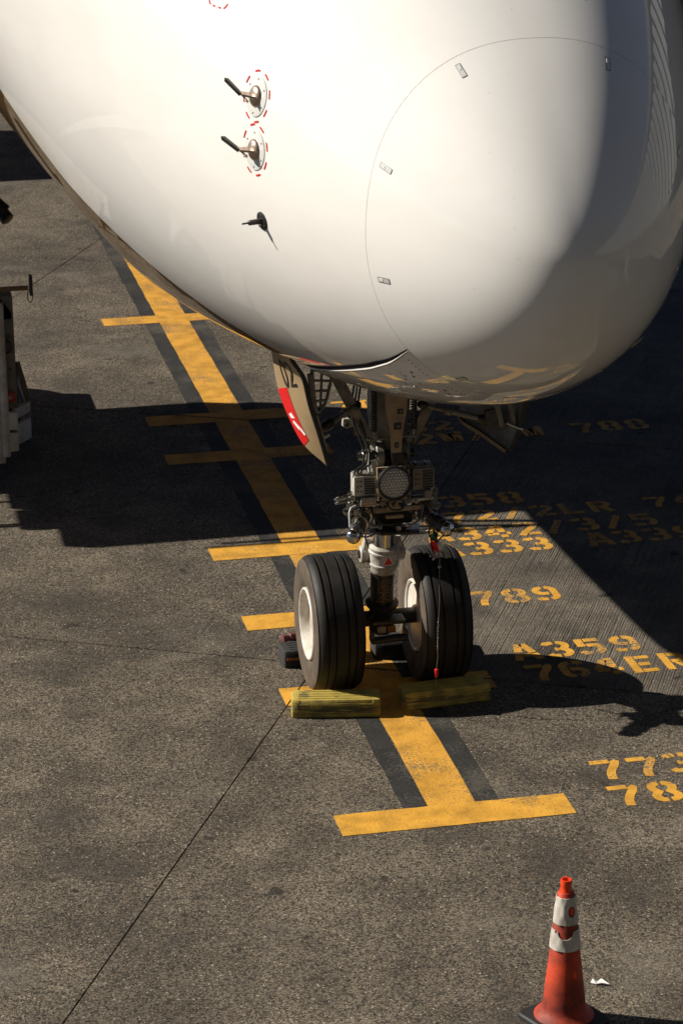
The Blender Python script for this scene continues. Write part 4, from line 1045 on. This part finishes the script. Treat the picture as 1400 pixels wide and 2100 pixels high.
chock(.345, -.93, .09, .61, M_['chocky'], 'shaded yellow chock in front of the right tyre', G, core=M_['chockw'])
chock(-.34, -.01, .05, .56, M_['chockb'], 'black chock with orange band behind the left tyre', G, M_['chocko'])
chock(.36, -.02, -.03, .64, M_['chockb'], 'dark chock behind the right tyre seen between the wheels', G)
t = tag(empty("hose_nozzle", (-.50, .33, 0)), 'maroon hose end lying behind the left tyre', 'hose nozzle')
MB().lathe((-.555, .30, .055), (1, .35, 0), [(0, .018), (.005, .030), (.03, .030), (.034, .024), (.06, .024), (.064, .030), (.30, .030), (.31, .02)], 20).build("nozzle_tube", M_['maroon'], t)
MB().cyl((-.45, .336, .0), (-.45, .336, .04), .02, n=10).build("nozzle_foot", M_['blackm'], t)

# ------------------------------------------------------------------ ribbon tag and bead chain on the right steering jack
t = tag(empty("ribbon_tag", (.26, -1.06, 1.13)), 'crumpled red and green ribbon tied to the right steering jack', 'ribbon')
def rag(name, c, sx, sz, m, seed):
    rnd = random.Random(seed); rows_ = []
    for i in range(9):
        r_ = []
        for j in range(7):
            u, v = j / 6 - .5, i / 8 - .5
            r_.append(V(c) + V((u * sx * (1 - .5 * abs(v)), -.02 * math.sin(7 * u + 4 * v + seed) + rnd.uniform(-.006, .006), v * sz + .012 * math.sin(9 * u + seed))))
        rows_.append(r_)
    mb = MB(); mb.grid(rows_); mb.grid([[p + V((0, .012, 0)) for p in r_] for r_ in rows_]); return mb.build(name, m, t, smooth=60)
rag("red_fold", (.243, -1.085, 1.185), .06, .085, M_['red'], 1)
rag("green_fold", (.238, -1.08, 1.245), .055, .07, M_['green'], 2)
rag("pale_fold", (.275, -1.08, 1.165), .05, .09, M_['decalw'], 3)
MB().tube([(.255 + .0 + .05 * math.cos(a_), -1.06 + .0, 1.275 + .062 * math.sin(a_)) for a_ in [2 * math.pi * k / 20 for k in range(22)]], .006, 6).build("cord_loop", M_['blackm'], t)
for k, (dx, dz) in enumerate(((-.06, -.03), (.07, -.02), (.05, -.05), (-.04, -.06))):
    MB().tube([(.26, -1.08, 1.16), (.26 + dx * .6, -1.10, 1.15 + dz * .4), (.26 + dx, -1.11, 1.15 + dz)], .003, 5).build("frayed_end", M_['greypaint'], t)
ch = tag(empty("bead_chain", (.25, -1.2, .2)), 'thin bead chain with a red end hanging before the right tyre', 'chain')
cp = smooth_poly([V((.27, -1.10, 1.15)), V((.262, -1.12, .98)), V((.264, -1.12, .80)), V((.252, -1.13, .62)), V((.247, -1.14, .47)), V((.252, -1.12, .40)), V((.249, -1.10, .30)), V((.248, -1.08, .17))], 90)
MB().tube(cp, .0022, 5).build("cord", M_['greypaint'], ch)
for k in range(34, 66):
    MB().ball(cp[k], .0058, 5).build("bead", M_['steel'], ch)
MB().lathe(cp[76], (cp[82] - cp[76]), [(0, .008), (.004, .014), (.06, .014), (.064, .006)], 10).build("red_end", M_['red'], ch)
MB().ball(cp[8], .012, 6).build("hook", M_['steel'], ch)

# ------------------------------------------------------------------ traffic cone
cx, cy = -.067, -5.30
cone = tag(empty("traffic_cone", (cx, cy, 0)), 'scuffed orange cone with two torn white collars on black base', 'traffic cone')
rz = Matrix.Rotation(R(24), 3, 'Z')
mb = MB(); hw = .185; rows_ = []
for z, k in ((0, .97), (.006, 1.0), (.028, 1.0), (.036, .95)):
    r_ = []
    for q in range(4):
        a0 = math.pi / 2 * q
        for s_ in range(5):
            an = a0 + math.pi / 2 * s_ / 4; r_.append(V((cx, cy, z)) + rz @ V((k * (hw - .04) * (1 if q in (0, 3) else -1) + k * .04 * math.cos(an), k * (hw - .04) * (1 if q in (0, 1) else -1) + k * .04 * math.sin(an), 0)))
    rows_.append(r_)
mb.grid(rows_, True); n = len(rows_[0]); mb.f.append(tuple(range(n))[::-1]); mb.f.append(tuple(3 * n + k for k in range(n)))
mb.build("cone_base", M_['baseblk'], cone, smooth=30)
def cr(z): return .118 - (z - .08) * (.118 - .040) / .70
def rev(name, prof_, m, par=cone, n=64): return MB().lathe((cx, cy, 0), (0, 0, 1), prof_, n).build(name, m, par, smooth=40)
rev("cone_body", [(.036, .158), (.044, .160), (.055, .150), (.07, .131), (.09, .119), (.11, cr(.11)), (.76, cr(.76)), (.765, cr(.765) - .004)], M_['orange'])
top = rev("cone_top", [(.758, .036), (.775, .030), (.79, .0285), (.80, .030), (.815, .0305), (.832, .029), (.832, .021), (.76, .019), (.76, 0)], M_['orange_clean'])
def sleeve(z0, z1, seed, holes):
    """collar sheet with torn openings showing the orange below"""
    rnd = random.Random(seed); mb = MB(); NA, NZ = 160, 40; idx = {}
    def inhole(an, z):
        for a_, zc, ra, rzz in holes:
            d = math.atan2(math.sin(an - a_), math.cos(an - a_))
            if (d / ra) ** 2 + ((z - zc) / rzz) ** 2 < 1: return True
        return False
    vs, fs = [], []
    for i in range(NZ + 1):
        z = z0 + (z1 - z0) * i / NZ
        for k in range(NA):
            an = 2 * math.pi * k / NA; r = cr(z) + .0035 + .0012 * math.sin(an * 9 + seed) * math.sin(z * 40)
            vs.append(V((cx + r * math.cos(an), cy + r * math.sin(an), z)))
    for i in range(NZ):
        for k in range(NA):
            an = 2 * math.pi * (k + .5) / NA; z = z0 + (z1 - z0) * (i + .5) / NZ
            if not inhole(an, z): fs.append((i * NA + k, i * NA + (k + 1) % NA, (i + 1) * NA + (k + 1) % NA, (i + 1) * NA + k))
    mb.add(vs, fs); o = mb.build("reflective_collar", M_['collar'], cone, smooth=50, fix=False)
    sm = o.modifiers.new("thickness", 'SOLIDIFY'); sm.thickness = .003; sm.offset = 1
    return o
VA = math.atan2(-17.6 - cy, -3.73 - cx)          # bearing of the viewer from the cone, for where the tears are
sleeve(.591, .742, 1, [(VA + .60, .667, .36, .030)])
sleeve(.447, .556, 2, [(VA + .02, .560, .62, .046), (VA - .75, .56, .12, .02)])
# lens shaped cut-outs through the collar and body showing clean orange
for an, z, w_, h_ in ((VA + .66, .667, .012, .022), (VA + .62, .315, .013, .022)):
    d = V((math.cos(an), math.sin(an), 0)); t_ = V((-d.y, d.x, 0)); c0 = V((cx, cy, z)) + d * (cr(z) + .002)
    slope = V((0, 0, 1)) - d * .11
    pts_ = [c0 + t_ * (w_ * math.cos(a_)) + slope * (h_ * math.sin(a_)) - d * (.0 if abs(math.cos(a_)) < .5 else w_ * .12) for a_ in [2 * math.pi * k / 16 for k in range(16)]]
    mb = MB(); mb.add(pts_ + [c0 + d * .002], [(k, (k + 1) % 16, 16) for k in range(16)]); mb.build("scuff_patch", M_['orange_clean'], cone, smooth=0)
# torn flap
d = V((math.cos(VA - 1.45), math.sin(VA - 1.45), 0)); MB().prism([V((cx, cy, .742)) + d * .05, V((cx, cy, .717)) + d * .066, V((cx, cy, .692)) + d * .056, V((cx, cy, .707)) + d * .05], V((.006, .01, 0))).build("collar_flap", M_['collar'], cone, smooth=0)
# paper scrap
pp = V((.225, -4.965, 0)); mb = MB()
sh = [(-.035, .012), (-.018, .03), (.0, .016), (.022, .022), (.05, -.022), (.012, -.016), (-.012, -.004)]
mb.prism([pp + V((x * 1.15, y * 1.25, .006 + .012 * (i % 2))) for i, (x, y) in enumerate(sh)], (0, 0, .002))
tag(mb.build("paper_scrap", M_['paper'], None, smooth=0), 'small torn white scrap of paper on the concrete beside the cone', 'paper scrap')

# ------------------------------------------------------------------ service truck at the left edge (tail in view, raised body out of frame)
tr = tag(empty("service_truck", (-3.2, 5.6, 0)), 'tail of a dirty white service truck with stepped bumper at left edge', 'truck')
yw = Matrix.Rotation(R(0), 3, 'Z')
# corner bumper, two stepped boards wrapping the corner
bmp = [V((-2.135, 4.42, 0)), V((-2.045, 4.44, 0)), V((-1.917, 4.62, 0)), V((-1.92, 6.6, 0))]
for z0, z1 in ((.585, .675), (.355, .535)):
    for a_, b_ in zip(bmp[1:], bmp[2:]):
        mb = MB()
        a2, b2 = a_ + V((0, 0, z0)), b_ + V((0, 0, z0))
        d = (b_ - a_).normalized(); nn = V((d.y, -d.x, 0)); mb.prism([a2, b2, b2 - nn * .05, a2 - nn * .05], (0, 0, z1 - z0)); mb.build("bumper_board", M_['truckw'], tr, bevel=.01)
for z0, z1 in ((.50, .655), (.31, .475)):
    MB().box((-2.088, 4.43, (z0 + z1) / 2), (.085, .06, z1 - z0)).build("bumper_end", M_['truckw'], tr, bevel=.012)
MB().cyl((-2.15, 4.42, .27), (-2.15, 4.42, 1.6), .034, n=16).build("corner_tube", M_['truckw'], tr)
MB().box((-2.23, 4.46, .75), (.14, .05, 1.1)).build("side_panel", M_['truckw'], tr, bevel=.01)
MB().box((-2.085, 4.60, 1.16), (.10, .28, .98)).build("corner_post", M_['truckg'], tr, bevel=.012)
MB().lathe((-2.10, 4.452, .775), (0, -1, 0), [(0, .052), (.014, .05), (.02, .03), (.02, 0)], 24).build("tail_lamp", M_['tail'], tr)
MB().lathe((-2.10, 4.432, .78), (0, -1, 0), [(0, .018), (.006, .016), (.006, 0)], 14).build("lamp_centre", M_['greypaint'], tr)
MB().bar((-2.01, 4.66, 1.02), (-1.925, 4.66, .66), .05, .02, (0, 1, 0)).build("gusset", M_['truckg'], tr, bevel=.004)
MB().bar((-2.03, 4.66, 1.02), (-2.03, 4.66, .66), .04, .02, (0, 1, 0)).build("gusset", M_['blackm'], tr, bevel=.004)
MB().box((-3.08, 5.95, .60), (2.1, 2.80, .14)).build("chassis", M_['truckg'], tr, bevel=.02)
for yy in (5.0, 7.0):
    for xx in (-2.35, -4.0):
        MB().lathe((xx - .12, yy + .2, .36), (1, 0, 0), [(0, .20), (.0, .33), (.03, .36), (.21, .36), (.24, .33), (.24, .2)], 36).build("wheel", M_['rubber'], tr)
# grab rail with a round black stop, standing off the corner
MB().bar((-2.6, 4.5, 1.70), (-1.90, 4.5, 1.697), .05, .03, (0, 0, 1)).build("grab_rail", M_['ochre'], tr, bevel=.004)
MB().box((-1.875, 4.5, 1.72), (.028, .09, .17)).build("rail_stop", M_['blackm'], tr, bevel=.01)
MB().tube([(-1.885 + .022 * math.cos(a_), 4.49, 1.63 + .055 * math.sin(a_)) for a_ in [2 * math.pi * k / 18 for k in range(20)]], .004, 6).build("rail_ring", M_['blackm'], tr)
MB().prism([(-2.30, 4.46, 1.66), (-2.14, 4.46, 1.66), (-2.04, 4.46, 1.50), (-2.04, 4.46, 1.44), (-2.30, 4.46, 1.44)], (0, .28, 0)).build("corner_cap", M_['blackm'], tr, bevel=.01)
for z in (1.02, 1.30):
    MB().lathe((-2.085, 4.458, z), (0, -1, 0), [(0, .012), (.006, .011), (.008, .005)], 8).build("bolt", M_['darkmetal'], tr)
MB().tube([(-2.115, 4.455, 1.16), (-2.085, 4.43, 1.17), (-2.065, 4.43, 1.21), (-2.08, 4.43, 1.26), (-2.115, 4.455, 1.28)], .008, 6).build("tie_hook", M_['blackm'], tr)
# work lamp on an arm, high at the far end
MB().cyl((-2.4, 7.2, 2.3), (-1.86, 7.0, 1.80), .06, n=14).build("lamp_arm", M_['blackm'], tr)
MB().box((-1.95, 7.0, 1.80), (.09, .06, .16), Matrix.Rotation(R(35), 3, 'Y')).build("lamp_bracket", M_['greypaint'], tr, bevel=.01)
MB().lathe((-1.90, 7.0, 1.80), (.45, -.55, -.6), [(-.04, .05), (.0, .062), (.10, .066), (.11, .05), (.11, 0)], 20).build("work_lamp", M_['blackm'], tr)
# raised box body, loading platform, rails and braces (all left of the frame; their shade falls under the nose)
MB().box((-4.1, 6.25, 3.25), (2.0, 2.7, 2.1)).build("box_body", M_['truckw'], tr, bevel=.03)
MB().box((-4.0, 5.80, 2.55), (2.2, 3.6, .2)).build("platform", M_['truckg'], tr, bevel=.02)
MB().box((-4.05, 4.66, 2.36), (2.3, .5, .12)).build("platform_step", M_['truckg'], tr, bevel=.02)
for yy, z, x0, x1 in ((4.64, 1.2, -5.4, -3.6), (4.0, 1.2, -5.4, -3.5), (4.11, 1.32, -5.4, -3.8), (4.10, 3.1, -4.7, -2.65), (4.04, 3.15, -4.9, -3.0), (4.24, 3.6, -4.4, -2.55)):
    MB().cyl((x0, yy, z), (x1, yy - .04, z), .022, n=8).build("guard_rail", M_['ochre'], tr)
for a_, b_ in (((-3.65, 3.05), (-2.85, 3.75)), ((-3.65, 3.75), (-2.8, 3.1)), ((-3.0, 3.05), (-2.5, 3.6))):
    MB().bar((a_[0], 4.25, a_[1]), (b_[0], 4.25, b_[1]), .06, .045, (0, 1, 0)).build("brace", M_['truckg'], tr)
MB().box((-4.1, 6.2, 1.57), (1.3, 2.0, 1.75)).build("lift_column", M_['truckg'], tr, bevel=.03)

# container added farther back at the left, out of frame, to cast shade into view
ct = tag(empty("added_container", (-4.5, 19.5, 0)), 'silver container added unseen past the left edge to cast shade', 'container')
MB().box((-3.4, 19.3, 1.1), (2.4, 3.0, 1.7)).build("container_box", M_['steel'], ct, bevel=.03)
MB().box((-3.4, 19.3, .2), (2.2, 2.8, .1)).build("dolly", M_['truckg'], ct)
for xx in (-4.3, -2.5):
    for yy in (18.2, 20.4): MB().lathe((xx - .06, yy, .15), (1, 0, 0), [(0, .1), (0, .14), (.12, .14), (.12, .1)], 20).build("dolly_wheel", M_['rubber'], ct)

# boarding bridge on the far flank: out of frame, mirrored in the right side of the nose and shading its sky
jb = tag(empty("boarding_bridge", (12, -10, 0)), 'corrugated boarding bridge on the far side, mirrored in the nose', 'boarding bridge')
P0, P1 = V((5.4, 3.2, 4.9)), V((20, -24, 5.6))
d = (P1 - P0).normalized(); sd = V((d.y, -d.x, 0)).normalized(); upv = sd.cross(d) * -1
if upv.z < 0: upv = -upv
rot = Matrix((d, sd, upv)).transposed()
mid = (P0 + P1) / 2; LEN = (P1 - P0).length
MB().box(mid, (LEN, 2.8, 3.0), rot).build("tunnel", M_['corr'], jb, smooth=0)
mb = MB()
for k in range(int(LEN / .34)):
    for s_ in (-1, 1): mb.box(P0 + d * (.2 + k * .34) + sd * (s_ * 1.43), (.16, .07, 2.7), rot)
tag(mb.build("cladding_rib", M_['corr'], jb, smooth=0), kind='stuff')
for z in (-1.6, 1.58): MB().box(mid + upv * z, (LEN, 3.1, .22), rot).build("edge_beam", M_['truckg'], jb, smooth=0)
MB().lathe((5.2, 3.4, 3.3), (0, 0, 1), [(0, 2.1), (3.3, 2.1), (3.4, 1.9), (3.6, 0)], 24).build("cab", M_['greypaint'], jb)
for k in range(5): MB().box((3.1 - .24 * k + .48, 2.6, 4.95), (.14, 3.0, 3.1)).build("bellows", M_['blackm'], jb, bevel=.04)
for x in (8.6, 11.2): MB().cyl((x, -5.2 - (x - 8.6) * -.2, 0), (x, -5.2, 3.4), .28, n=16).build("lift_column", M_['greypaint'], jb)
MB().box((9.9, -5.2, .6), (3.4, .7, .5)).build("bogie", M_['truckg'], jb, bevel=.05)
for x in (8.4, 11.4): MB().lathe((x - .2, -5.2, .55), (1, 0, 0), [(0, .3), (0, .55), (.4, .55), (.4, .3)], 28).build("wheel", M_['rubber'], jb)

# terminal concourse behind the viewer, its glazed front towards the apron
tc_ = tag(empty("terminal_building", (-2, -30, 0)), 'glazed terminal concourse standing behind the viewer along the apron', 'building')
MB().box((-2, -33, 11), (110, 22, 22)).build("wall", M_['truckg'], tc_, smooth=0)
for k in range(36):
    for z in (3.2, 8.4, 13.6, 18.8): MB().box((-54.5 + 3 * k, -21.97, z), (2.7, .1, 4.6)).build("window", M_['glass'], tc_, smooth=0)

# keep every tree at thing > part > sub-part: lift sub-assemblies to parts, and anything deeper to its part
def depth(o):
    k = 1
    while o.parent is not None: o = o.parent; k += 1
    return k
def reparent(o, p):
    w_ = wloc(o); o.parent = p; o.location = w_ - wloc(p)
for o in [o for o in scn.objects if o.type == 'EMPTY' and depth(o) >= 3]:
    top = o
    while top.parent is not None: top = top.parent
    reparent(o, top)
for o in [o for o in scn.objects if depth(o) >= 4]:
    p = o.parent
    while depth(p) > 2: p = p.parent
    reparent(o, p)
